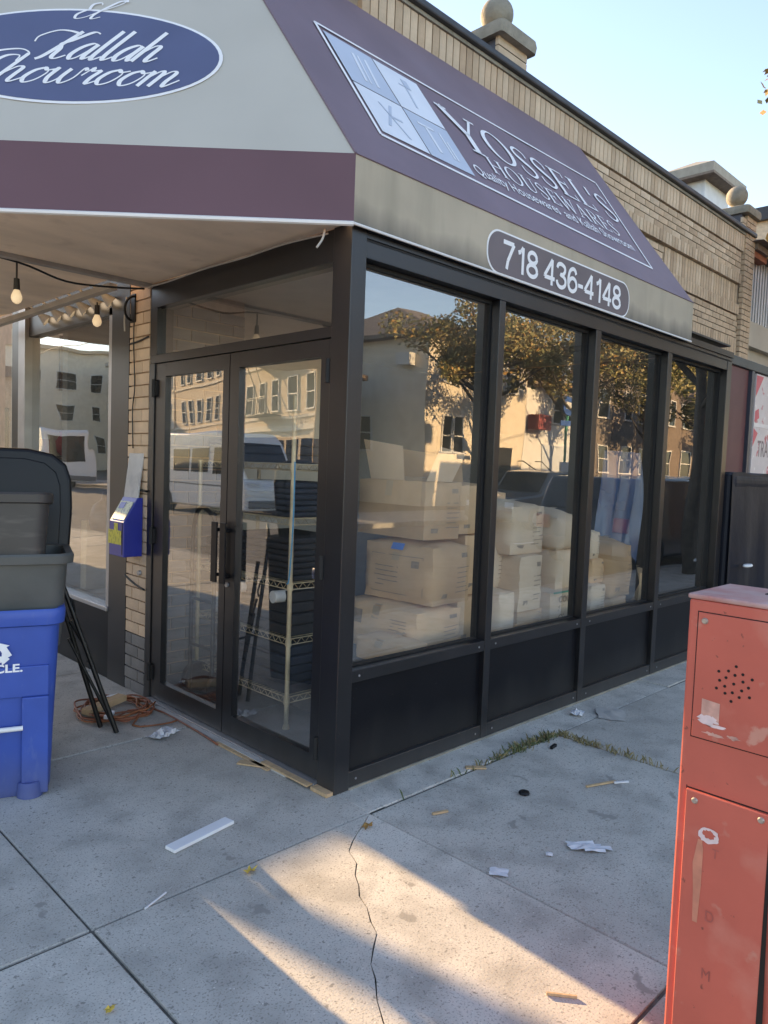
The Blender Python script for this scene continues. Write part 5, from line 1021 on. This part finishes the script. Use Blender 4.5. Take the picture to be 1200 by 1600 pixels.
# ------------------------------------------------------------ across the streets: houses, trees, cars (seen in the glass)
m = mat('stucco', (.80, .71, .58), .85, .08, 2, bump=.2, bscale=40); mat('white_paint', (.80, .79, .76), .7, .05, 3); mat('tan_brickwork', (.68, .54, .385), .85, .12, 14, bump=.3); mat('red_brickwork', (.50, .28, .19), .85, .15, 14, bump=.3)
mat('dark_window', (.02, .024, .028), .08, .2, 3, spec=.8); mat('frame_white', (.66, .65, .62), .6, .05); mat('iron', (.02, .02, .022), .5, .1); mat('awning_red', (.42, .10, .10), .6, .1); mat('roof_grey', (.21, .175, .15), .85, .2, 6); mat('sign_green', (.02, .26, .16), .5, .1)
mat('board_orange', (.62, .38, .17), .7, .06)
def window(p, ex_, w_, h_, n_, frame_m='frame_white'):
    """opening with frame, pane and sill; p = lower left corner on the wall, n_ = outward normal"""
    def mk(par, p, w_, h_):
        p = Vector(p); ex3 = Vector(ex_); n3 = Vector(n_); ez = Vector((0, 0, 1)); f = MB(); t = .07
        c = lambda a, b: p+ex3*a+ez*b+n3*.02
        f.obox(c(w_/2, h_-t/2), ex3, n3, ez, w_/2, .05, t/2); f.obox(c(w_/2, t/2), ex3, n3, ez, w_/2+.06, .09, t/2); f.obox(c(t/2, h_/2), ex3, n3, ez, t/2, .05, h_/2-t); f.obox(c(w_-t/2, h_/2), ex3, n3, ez, t/2, .05, h_/2-t); f.obox(c(w_/2, h_/2), ex3, n3, ez, w_/2-t, .04, t*.4)
        o = f.build('window', frame_m, par); MB().obox(p+ex3*w_/2+ez*h_/2-n3*.01, ex3, n3, ez, w_/2-t*.5, .02, h_/2-t*.5).build('pane', 'dark_window', o); return o
    return mk
def win(par, p, ex_, n_, w_, h_): return window(p, ex_, w_, h_, n_)(par, p, w_, h_)
def hip(x0, x1, y0, y1, z, h_, ov=.5):
    x0 -= ov; x1 += ov; y0 -= ov; y1 += ov; my = (y0+y1)/2; d = min((y1-y0)/2, (x1-x0)/2)
    return MB().add([(x0, y0, z), (x1, y0, z), (x1, y1, z), (x0, y1, z), (x0+d, my, z+h_), (x1-d, my, z+h_), (x0, y0, z-.18), (x1, y0, z-.18), (x1, y1, z-.18), (x0, y1, z-.18)], [(0, 1, 5, 4), (1, 2, 5), (2, 3, 4, 5), (3, 0, 4), (9, 8, 7, 6), (6, 7, 1, 0), (7, 8, 2, 1), (8, 9, 3, 2), (9, 6, 0, 3)])
h1 = thing('stucco_house', (23, -21, 0), 'cream stucco two storey house with hipped roof across the street', 'house')
MB().box(19.5, 26.4, -27, -17, 0, 6.85).build('wall', 'stucco', h1); hip(19.5, 26.4, -27, -17, 6.95, 2.1).build('roof', 'roof_grey', h1)
for (x, z, w_, h_) in ((20.4, 5.0, 1.0, 1.6), (22.4, 5.0, 1.2, 1.6), (24.6, 5.0, 1.0, 1.6), (20.5, 2.2, .75, 1.6), (21.3, 2.2, .75, 1.6), (22.7, 2.2, .9, 1.7)): win(h1, (x, -17, z), (1, 0, 0), (0, 1, 0), w_, h_)
for (y, z) in ((-24, 2.2), (-20, 2.2), (-21, 4.9)): win(h1, (19.5, y, z), (0, -1, 0), (-1, 0, 0), 1.1, 1.5)
MB().box(19.2, 19.5, -18.3, -17.6, 5.6, 6.1).build('air_conditioner', 'frame_white', h1); MB().box(24.3, 25.6, -17.02, -16.96, 0, 2.6).build('door', 'iron', h1)
h2 = thing('white_house', (30, -20, 0), 'white two storey house with orange boarded window across the street', 'house')
MB().box(27.0, 32.4, -26, -17.4, 0, 7.4).build('wall', 'white_paint', h2); hip(27, 32.4, -26, -17.4, 7.5, 1.8).build('roof', 'roof_grey', h2); MB().box(26.9, 32.6, -17.4, -16.9, 5.6, 5.85).build('ledge', 'roof_grey', h2)
MB().box(27.1, 28.7, -17.39, -17.34, 6.0, 7.1).build('boarded_window', 'board_orange', h2); MB().box(27.05, 28.3, -17.3, -16.7, 3.6, 4.3).build('awning', 'awning_red', h2); MB().box(28.4, 31.6, -17.38, -17.33, 0, 2.9).build('garage_door', 'pale_siding', h2)
for x in (29.4, 31.0): win(h2, (x, -17.4, 4.0), (1, 0, 0), (0, 1, 0), 1.0, 1.3)
for k, (x0, x1, hh, m_, lb) in enumerate(((33.2, 40.5, 7.2, 'roof_grey', 'dark grey clad house fourth along the far side'), (41.2, 49, 8.5, 'roof_brown', 'brown shingled house far along the street'), (50, 60, 7.5, 'stucco', 'pale house at the far end of the street'), (60.5, 75, 8, 'tan_brickwork', 'tan brick block closing the street view'))):
    h = thing('row_house', ((x0+x1)/2, -22, 0), lb, 'house'); MB().box(x0, x1, -27, -17.5, 0, hh).build('wall', m_, h); hip(x0, x1, -27, -17.5, hh+.1, 1.8).build('roof', 'roof_grey', h)
    for i in range(int((x1-x0)//2.4)):
        for z in (1.6, 4.6): win(h, (x0+.8+i*2.4, -17.5, z), (1, 0, 0), (0, 1, 0), 1.1, 1.6)
h0 = thing('brown_house', (13.5, -23, 0), 'brown clapboard house left of the stucco house across the street', 'house'); MB().box(9, 17.8, -29, -19.5, 0, 5.0).build('wall', 'pale_siding', h0); hip(9, 17.8, -29, -19.5, 5.1, 1.6).build('roof', 'roof_brown', h0)
for i in range(3): win(h0, (10+i*2.6, -19.5, 1.6), (1, 0, 0), (0, 1, 0), 1.1, 1.7)
# iron railing in front of the white house
rl = thing('iron_railing', (25, -15.1, 0), 'black iron yard railing in front of the white house', 'railing')
for k in range(70): MB().cyl((20.2+k*.16, -15.1, 0), (20.2+k*.16, -15.1, 1.15), .012, n=5).build('picket', 'iron', rl)
for z in (.15, 1.1): MB().box(20.1, 31.4, -15.12, -15.08, z, z+.04).build('rail', 'iron', rl)
stp = thing('stoop', (27.2, -16.2, 0), 'concrete stoop with iron handrail at the white house', 'stoop')
for k in range(6): MB().box(26.2, 27.6, -17.3+k*.30, -17.0+k*.30, 0, 1.1-k*.18).build('step', 'concrete_far', stp)
for x in (26.2, 27.6): MB().tube([(x, -17.2, 2.0), (x, -16.8, 2.0), (x, -15.4, 1.05)], .025, 6).build('handrail', 'iron', stp)
# bus stop sign
bs = thing('bus_stop_sign', (22.25, -12.3, 0), 'round blue bus stop sign on a green pole across the street', 'sign')
MB().cyl((22.25, -12.3, 0), (22.25, -12.3, 3.75), .035, n=10).build('pole', 'sign_green', bs, smooth=True, auto=40); mat('sign_blue_bright', (.03, .10, .32), .5, .1)
MB().cyl((22.25, -12.27, 4.05), (22.25, -12.23, 4.05), .32, n=28).build('disc', 'sign_blue_bright', bs); MB().box(22.08, 22.42, -12.225, -12.222, 3.95, 4.18).build('bus_mark', 'frame_white', bs); MB().box(21.85, 22.75, -12.27, -12.24, 3.36, 3.55).build('route_plate', 'sign_blue_bright', bs); MB().box(22.0, 22.4, -12.33, -12.24, 1.3, 1.95).build('timetable', 'frame_white', bs)
# trees
mat('bark', (.10, .085, .07), .9, .3, 8, bump=.8, bscale=20); mat('leaf_gold', (.37, .305, .13), .6, .35, .9); mat('leaf_olive', (.19, .19, .07), .6, .35, .9); mat('leaf_orange', (.40, .22, .06), .6, .3, .9)
for k_ in ('leaf_gold', 'leaf_olive', 'leaf_orange'):
    b_ = M[k_].node_tree.nodes['Principled BSDF']; b_.inputs['Subsurface Weight'].default_value = 0.0; b_.inputs['Transmission Weight'].default_value = 0.0
def tree(p, h_, r_, nl, seed, label, mats, lean=0, trunk=.17, leaf=.075, zs=.75):
    rr = random.Random(seed); t = thing('street_tree', p, label, 'tree', 'street trees'); p = Vector(p); tr = MB(); tips = []
    top = p+Vector((lean, 0, h_*.55)); tr.tube([p, p+Vector((lean*.3, .05, h_*.25)), top], [trunk, trunk*.8, trunk*.62], 10)
    for k in range(9):
        a = 2*math.pi*k/9+rr.uniform(-.4, .4); s = p.lerp(top, rr.uniform(.62, 1)); l = r_*rr.uniform(.6, 1.0); e = s+Vector((math.cos(a)*l, math.sin(a)*l, h_*rr.uniform(.12, .42)))
        mid = s.lerp(e, .5)+Vector((0, 0, -.15)); tr.tube([s, mid, e], [trunk*.4, trunk*.25, trunk*.08], 6); tips += [mid, e]
        for q in range(3):
            f = s.lerp(e, rr.uniform(.4, .9))+Vector((rr.uniform(-1, 1), rr.uniform(-1, 1), rr.uniform(.1, .9)))*r_*.35; tr.tube([s.lerp(e, .5), f], [trunk*.12, trunk*.05], 5); tips.append(f)
    tr.build('trunk', 'bark', t, smooth=True)
    cl = [(c+Vector((rr.uniform(-.3, .3), rr.uniform(-.3, .3), rr.uniform(-.2, .4))), rr.uniform(.35, .8)*r_*.36) for c in tips]+[(top+Vector((rr.uniform(-1, 1)*r_*.6, rr.uniform(-1, 1)*r_*.6, rr.uniform(.05, .4)*h_)), r_*.28) for _ in range(10)]
    for mi, (mm, fr) in enumerate(mats):
        lb = MB()
        for _ in range(int(nl*fr)):
            c, q = rr.choice(cl); d = Vector((rr.gauss(0, 1), rr.gauss(0, 1), rr.gauss(0, 1))).normalized()*q*rr.random()**.45; c2 = c+Vector((d.x, d.y, d.z*zs))
            a = Vector((rr.gauss(0, 1), rr.gauss(0, 1), rr.gauss(0, 1)*.6)).normalized(); b = a.orthogonal().normalized(); b = (Matrix.Rotation(rr.uniform(0, 6.28), 3, a) @ b); s = leaf*rr.uniform(.6, 1.3)
            lb.add([c2-a*s, c2+b*s*.55, c2+a*s, c2-b*s*.55], [(0, 1, 2, 3)])
        lb.build('crown', mm, t)
    return t
GO = [('leaf_gold', .5), ('leaf_olive', .35), ('leaf_orange', .15)]
tree((17.6, -12.6, 0), 9.0, 3.0, 15000, 1, 'golden leaved street tree in front of the stucco house', GO, leaf=.072)
tree((23.0, -12.4, 0), 9.5, 3.3, 15000, 2, 'wide golden tree between stucco house and white house', GO, leaf=.072); tree((29.5, -12.6, 0), 9.5, 3.6, 15000, 3, 'tall olive gold tree past the white house', [('leaf_gold', .45), ('leaf_olive', .55)], leaf=.08)
tree((38, -12.6, 0), 9, 3.6, 7000, 4, 'olive tree far along the opposite pavement', [('leaf_gold', .3), ('leaf_olive', .7)], leaf=.12); tree((47, -12.6, 0), 9, 3.6, 6000, 5, 'farthest tree along the opposite pavement', [('leaf_gold', .3), ('leaf_olive', .7)], leaf=.13)
tree((9.7, -2.25, 0), 7.3, 3.1, 20000, 6, 'orange leaved street tree on this pavement past the red box', [('leaf_orange', .6), ('leaf_gold', .4)], trunk=.14, leaf=.046)
# cars
mat('car_white', (.88, .88, .88), .25, .03, 2, coat=.6); mat('car_dark', (.018, .022, .03), .22, .1, 2, coat=.7); mat('car_grey', (.16, .17, .18), .25, .05, 2, coat=.6); mat('car_blue', (.03, .06, .12), .25, .1, 2, coat=.6); mat('tyre', (.015, .015, .015), .8, .1); mat('rim', (.4, .4, .42), .3, .1, metal=.8); mat('lamp_red', (.35, .02, .02), .3, .1); mat('lamp_clear', (.7, .72, .75), .15, .05)
def car(p, rotz, L_, W_, H_, m, label, cat, kind='suv', group='cars parked along the kerb'):
    t = thing({'van': 'cargo_van', 'suv': 'parked_suv', 'sedan': 'parked_car', 'bus': 'white_bus'}[kind], (p[0], p[1], -.14), label, cat, group, rotz); Wm = WM[t.name]; hl = L_/2; gc = .25 if kind != 'bus' else .35
    if kind in ('van', 'bus'): nose = .55 if kind == 'van' else .9; prof = [(-hl, gc), (hl, gc), (hl, H_*.36 if kind == 'van' else H_*.93), (hl*.93 if kind == 'van' else hl*.99, H_*.44 if kind == 'van' else H_*.95), (hl*.62 if kind == 'van' else hl*.97, H_*.90 if kind == 'van' else H_*.98), (hl*.5, H_), (-hl*.97, H_), (-hl, H_*.95)]
    elif kind == 'suv': prof = [(-hl, gc+.1), (-hl*.95, gc), (hl*.95, gc), (hl, gc+.2), (hl*.98, H_*.52), (hl*.48, H_*.60), (hl*.18, H_*.97), (-hl*.1, H_), (-hl*.82, H_*.97), (-hl*.97, H_*.62)]
    else: prof = [(-hl, gc+.1), (-hl*.95, gc), (hl*.95, gc), (hl, gc+.2), (hl*.97, H_*.50), (hl*.42, H_*.60), (hl*.05, H_*.98), (-hl*.3, H_), (-hl*.68, H_*.66), (-hl*.97, H_*.60)]
    n = len(prof); hw = W_/2; mb = MB(); secs = [(-1, .0), (-.93, .03), (.93, .03), (1, .0)]
    def inset(z): return hw*(1-(.10 if z > H_*.62 and kind != 'bus' and kind != 'van' else .03)*(z/H_))
    vs = []
    for s in (-1, 1): vs += [Wm @ Vector((x, s*inset(z), z)) for x, z in prof]
    mb.add(vs, [tuple(range(n)), tuple(range(2*n-1, n-1, -1))]+[(i, n+i, n+(i+1) % n, (i+1) % n) for i in range(n)]); mb.build('body', m, t, bevel=.06, seg=3, smooth=True, auto=30)
    def sidequad(poly, s, d=.006): return MB().add([Wm @ Vector((x, s*(inset(z)+d), z)) for x, z in poly], [tuple(range(len(poly))) if s < 0 else tuple(range(len(poly)-1, -1, -1))])
    for s in (-1, 1):
        if kind == 'van':
            sidequad([(hl*.38, H_*.50), (hl*.74, H_*.50), (hl*.60, H_*.80), (hl*.38, H_*.80)], s).build('side_window', 'dark_window', t)
            for k in range(3): sidequad([(-hl*.90+k*hl*.42, H_*.52), (-hl*.54+k*hl*.42, H_*.52), (-hl*.54+k*hl*.42, H_*.80), (-hl*.90+k*hl*.42, H_*.80)], s).build('side_window', 'dark_window', t)
            sidequad([(-hl*.98, H_*.36), (hl*.86, H_*.36), (hl*.86, H_*.375), (-hl*.98, H_*.375)], s, .004).build('body_crease', 'car_grey', t)
        elif kind == 'bus':
            for k in range(6): sidequad([(-hl*.9+k*hl*.3, H_*.5), (-hl*.64+k*hl*.3, H_*.5), (-hl*.64+k*hl*.3, H_*.82), (-hl*.9+k*hl*.3, H_*.82)], s).build('side_window', 'dark_window', t)
        else:
            sidequad([(hl*.0, H_*.63), (hl*.38, H_*.63), (hl*.16, H_*.92), (hl*.0, H_*.92)], s).build('side_window', 'dark_window', t); sidequad([(-hl*.42, H_*.63), (-hl*.04, H_*.63), (-hl*.04, H_*.92), (-hl*.36, H_*.92)], s).build('side_window', 'dark_window', t)
            if kind == 'suv': sidequad([(-hl*.84, H_*.66), (-hl*.48, H_*.63), (-hl*.48, H_*.92), (-hl*.76, H_*.92)], s).build('side_window', 'dark_window', t)
        for x in (-hl*.62, hl*.62):
            wl = MB().cyl(Wm @ Vector((x, s*(hw-.2), .34)), Wm @ Vector((x, s*(hw+.012), .34)), .34, n=22).build('wheel', 'tyre', t, smooth=True, auto=40); MB().cyl(Wm @ Vector((x, s*(hw+.012), .34)), Wm @ Vector((x, s*(hw+.02), .34)), .21, n=18).build('rim', 'rim', wl)
        MB().obox(Wm @ Vector((-hl*.985, s*hw*.8, H_*.50)), Wm.to_3x3() @ Vector((1, 0, 0)), Wm.to_3x3() @ Vector((0, 1, 0)), (0, 0, 1), .06, .14, .12).build('tail_light', 'lamp_red', t, bevel=.02)
        MB().obox(Wm @ Vector((hl*.97, s*hw*.75, H_*.40 if kind != 'bus' else .8)), Wm.to_3x3() @ Vector((1, 0, 0)), Wm.to_3x3() @ Vector((0, 1, 0)), (0, 0, 1), .07, .18, .08).build('headlight', 'lamp_clear', t, bevel=.02)
    def endquad(pts, d): return MB().add([Wm @ Vector(q) for q in pts], [(0, 1, 2, 3)])
    iy = hw*.82
    if kind == 'van': endquad([(hl*.925, -iy, H_*.47), (hl*.925, iy, H_*.47), (hl*.645, iy, H_*.88), (hl*.645, -iy, H_*.88)], 0).build('windscreen', 'dark_window', t)
    elif kind == 'bus': endquad([(hl*1.003, -iy, H_*.45), (hl*1.003, iy, H_*.45), (hl*1.0, iy, H_*.88), (hl*1.0, -iy, H_*.88)], 0).build('windscreen', 'dark_window', t)
    else:
        endquad([(hl*.47+.02, -iy, H_*.62), (hl*.47+.02, iy, H_*.62), (hl*.20+.02, iy*.92, H_*.95), (hl*.20+.02, -iy*.92, H_*.95)] if kind == 'suv' else [(hl*.41+.02, -iy, H_*.62), (hl*.41+.02, iy, H_*.62), (hl*.08+.02, iy*.9, H_*.95), (hl*.08+.02, -iy*.9, H_*.95)], 0).build('windscreen', 'dark_window', t)
        endquad([(-hl*.965-.015, iy, H_*.66), (-hl*.965-.015, -iy, H_*.66), (-hl*.85-.015, -iy*.92, H_*.93), (-hl*.85-.015, iy*.92, H_*.93)] if kind == 'suv' else [(-hl*.66-.02, iy, H_*.68), (-hl*.66-.02, -iy, H_*.68), (-hl*.34-.02, -iy*.9, H_*.96), (-hl*.34-.02, iy*.9, H_*.96)], 0).build('rear_window', 'dark_window', t)
    MB().obox(Wm @ Vector((-hl-.01, 0, gc+.22)), Wm.to_3x3() @ Vector((1, 0, 0)), Wm.to_3x3() @ Vector((0, 1, 0)), (0, 0, 1), .07, hw*.94, .12).build('rear_bumper', 'car_grey', t, bevel=.03); MB().obox(Wm @ Vector((hl+.01, 0, gc+.2)), Wm.to_3x3() @ Vector((1, 0, 0)), Wm.to_3x3() @ Vector((0, 1, 0)), (0, 0, 1), .07, hw*.94, .12).build('front_bumper', 'car_grey', t, bevel=.03)
    return t
car((5.0, -10.4), math.pi, 4.7, 1.85, 1.45, 'car_dark', 'dark sedan parked across the street near the corner', 'car', 'sedan'); car((17.6, -10.4), math.pi, 4.8, 1.9, 1.72, 'car_grey', 'grey suv parked across the street', 'car')
car((29.3, -9.9), 0.0, 4.9, 1.95, 1.78, 'car_white', 'white suv parked across the street', 'car'); car((23.2, -10.3), math.pi, 4.6, 1.85, 1.45, 'car_blue', 'dark blue sedan parked by the bus stop', 'car', 'sedan'); car((11.5, -3.95), 0.0, 4.7, 1.9, 1.68, 'car_dark', 'black suv parked at the near kerb', 'car')
van = car((-11.0, 18.3), -math.pi/2, 5.9, 2.05, 2.55, 'car_white', 'white cargo van driving down the side street', 'van', 'van', 'vehicles on the side street')
car((-13.1, 26.5), -math.pi/2, 4.8, 1.9, 1.7, 'car_white', 'white suv parked on the far side of the side street', 'car', 'suv', 'vehicles on the side street'); car((-13.2, 16.2), -math.pi/2, 4.6, 1.85, 1.45, 'car_blue', 'blue sedan parked on the far side of the side street', 'car', 'sedan', 'vehicles on the side street'); car((-12.6, 40.0), -math.pi/2, 10.5, 2.5, 3.0, 'car_white', 'white bus far up the side street', 'bus', 'bus', 'vehicles on the side street')
car((-5.4, 26.0), math.pi/2, 4.7, 1.9, 1.7, 'car_grey', 'grey suv parked at the near kerb of the side street', 'car', 'suv', 'vehicles on the side street')
# apartment blocks along the side street (street bends, so they stand at a slant)
ap_d = Vector((-.26, .966, 0)); ap_n = Vector((.966, .26, 0))
def block(s0, s1, H_, m, label, name='apartment_block', depth=10, base=None, nst=4, escape=True, dx=0):
    o = Vector((-18.0+dx, 14, 0)); P = lambda s, d, z: o+ap_d*s-ap_n*d+Vector((0, 0, z))
    t = thing(name, P((s0+s1)/2, depth/2, 0), label, 'building')
    vs = [P(s, d, z) for z in (0, H_) for s, d in ((s0, 0), (s0, depth), (s1, depth), (s1, 0))]
    MB().add(vs, [(0, 1, 2, 3), (7, 6, 5, 4), (0, 4, 5, 1), (1, 5, 6, 2), (2, 6, 7, 3), (3, 7, 4, 0)]).build('wall', m, t)
    MB().obox(P((s0+s1)/2, -.15, H_-.2), ap_d, ap_n, (0, 0, 1), (s1-s0)/2, .3, .22).build('cornice', 'stucco', t)
    MB().obox(P((s0+s1)/2, -.05, 3.4), ap_d, ap_n, (0, 0, 1), (s1-s0)/2, .12, .15).build('shop_fascia', 'awning_red' if 'red' in label else 'stucco', t)
    for z in (4.0, 7.0, 10.0):
        if z < H_-1: MB().obox(P((s0+s1)/2, -.02, z), ap_d, ap_n, (0, 0, 1), (s1-s0)/2, .06, .07).build('string_course', 'stucco', t)
    k = int((s1-s0)//2.2)
    for i in range(k):
        for f in range(nst):
            z = 4.3+f*3.0
            if z+2 > H_: break
            win(t, P(s0+.6+i*2.2, 0, z), ap_d, ap_n, 1.1, 1.8)
        MB().obox(P(s0+1.1+i*2.2, 0, 1.5), ap_d, ap_n, (0, 0, 1), .85, .04, 1.3).build('shop_window', 'dark_window', t)
    if escape:
        c = (s0+s1)/2
        for f in range(nst):
            z = 4.1+f*3.0
            if z+1 > H_: break
            g = MB(); g.obox(P(c, -.6, z), ap_d, ap_n, (0, 0, 1), 1.9, .5, .03)
            for q in range(13): g.cyl(P(c-1.9+q*.316, -1.08, z), P(c-1.9+q*.316, -1.08, z+.95), .018, n=5)
            g.cyl(P(c-1.9, -1.08, z+.95), P(c+1.9, -1.08, z+.95), .022, n=5)
            for u in (0, .5): g.cyl(P(c-1.4, -.55-u, z), P(c+1.4, -.55-u, z+3.0), .03, n=5)
            g.build('fire_escape', 'iron', t)
    return t
block(2.5, 11.5, 13.5, 'red_brickwork', 'red brick apartment block with fire escape on the side street'); block(12, 25, 12.5, 'tan_brickwork', 'tan brick apartment block on the side street'); block(25.5, 40, 13, 'tan_brickwork', 'second tan brick block farther up the side street', escape=False); block(40.5, 70, 12, 'stucco', 'long pale block at the end of the side street', escape=False)
# utility pole on the far pavement of the side street
up_ = thing('utility_pole', (-14.9, 18.2, 0), 'wooden utility pole on the far side of the side street', 'pole'); MB().cyl((-14.9, 18.2, 0), (-14.9, 18.2, 9), .16, .12, n=12).build('pole', 'raw_wood', up_, smooth=True, auto=40); MB().box(-15.0, -14.8, 17.2, 19.2, 8.2, 8.35).build('cross_arm', 'raw_wood', up_)
for k, (z, lb) in enumerate(((8.4, 'upper overhead wire along the side street'), (7.6, 'lower overhead wire along the side street'))): tag(MB().tube([(-14.9, -2+s*3.0, z+.25*((s-8)/8)**2) for s in range(17)], .018, 5).build('overhead_wire', 'iron', origin=(-14.9, 20, z)), lb, 'wire')
tag(MB().tube([(14+s*1.5, 9-s*.9, 8.6+.05*(s-6)**2*.15) for s in range(14)], .02, 5).build('overhead_wire', 'iron', origin=(20, 5, 8.5)), 'thin overhead wire beyond the far stone ball', 'wire')
# unseen blocker up the side street, added to shape the sun streaks
nx_ = thing('sun_blocker', (-.6, 11, 0), 'unseen sun blocker up the side street, added to shape the streaks', 'storefront')
TE = math.tan(SUN_EL); zc_ = (9.1+.36)*TE
MB().box(-1.85, .5, 9.2, 14, 0, zc_-.15).build('wall', 'tan_brickwork', nx_); MB().box(-1.9, .52, 9.1, 14.1, zc_-.149, zc_).build('coping', 'coping', nx_); MB().box(-1.5, -.4, 9.17, 9.198, .5, 2.2).build('shop_window', 'dark_window', nx_)  # added blocker; its height sets where the sunlit streaks begin
pz = lambda y0, x0: (x0+SUN_H[0]*(9.45-y0), 9.45, (9.45-y0)*TE)
a_, b_ = Vector(pz(-.2, -.835)), Vector(pz(-1.7, -.575)); MB().cyl(a_+(a_-b_)*.15, b_+(b_-a_)*.1, .095).build('shade_strut', 'coping', nx_)  # added only to cast the dark stripe between the two streaks
g0, g1 = pz(-.25, -.30), pz(-1.7, -.06)
MB().plate([(g0[0], g0[2]-.1), (.52, g0[2]-.1), (.52, g1[2]+.1), (g1[0], g1[2]+.1)], (0, 9.6, 0), (1, 0, 0), (0, 0, 1), .12).build('shade_plate', 'coping', nx_)  # added plate; its slanted edge trims the right streak
eb = thing('street_end_block', (-25, 90, 0), 'pale block standing across the end of the side street', 'building')
MB().box(-50, -5.5, 85, 95, 0, 13.5).build('wall', 'stucco', eb); MB().box(-50.2, -5.3, 84.6, 95, 13.5, 13.9).build('cornice', 'tan_brickwork', eb)
for i in range(11):
    for f in range(3): win(eb, (-49+i*4.0, 85, 2.0+f*3.6), (1, 0, 0), (0, -1, 0), 1.2, 1.9)

for k, (x0, x1, hh, m_, lb) in enumerate(((13.3, 21, 6.6, 'tan_brickwork', 'unseen tan brick house added beyond the neighbour house to shade the road'), (21.4, 30, 7.0, 'red_brickwork', 'unseen red brick house added farther along to shade the road'), (30.4, 42, 6.6, 'stucco', 'unseen pale stucco house added far along to shade the road'), (42.5, 60, 7.0, 'tan_brickwork', 'unseen long tan row added at the end to shade the road'))):  # unseen houses, added so the road lies in shade
    h = thing('road_shade_house', ((x0+x1)/2, 6, 0), lb, 'house'); MB().box(x0, x1, 1.6, 10, 0, hh).build('wall', m_, h); MB().box(x0-.1, x1+.1, 1.45, 10.1, hh, hh+.25).build('cornice', 'coping', h)
    for i in range(int((x1-x0)//2.4)):
        for z in (1.3, 4.2): win(h, (x0+.8+i*2.4, 1.6, z), (1, 0, 0), (0, -1, 0), 1.1, 1.6)
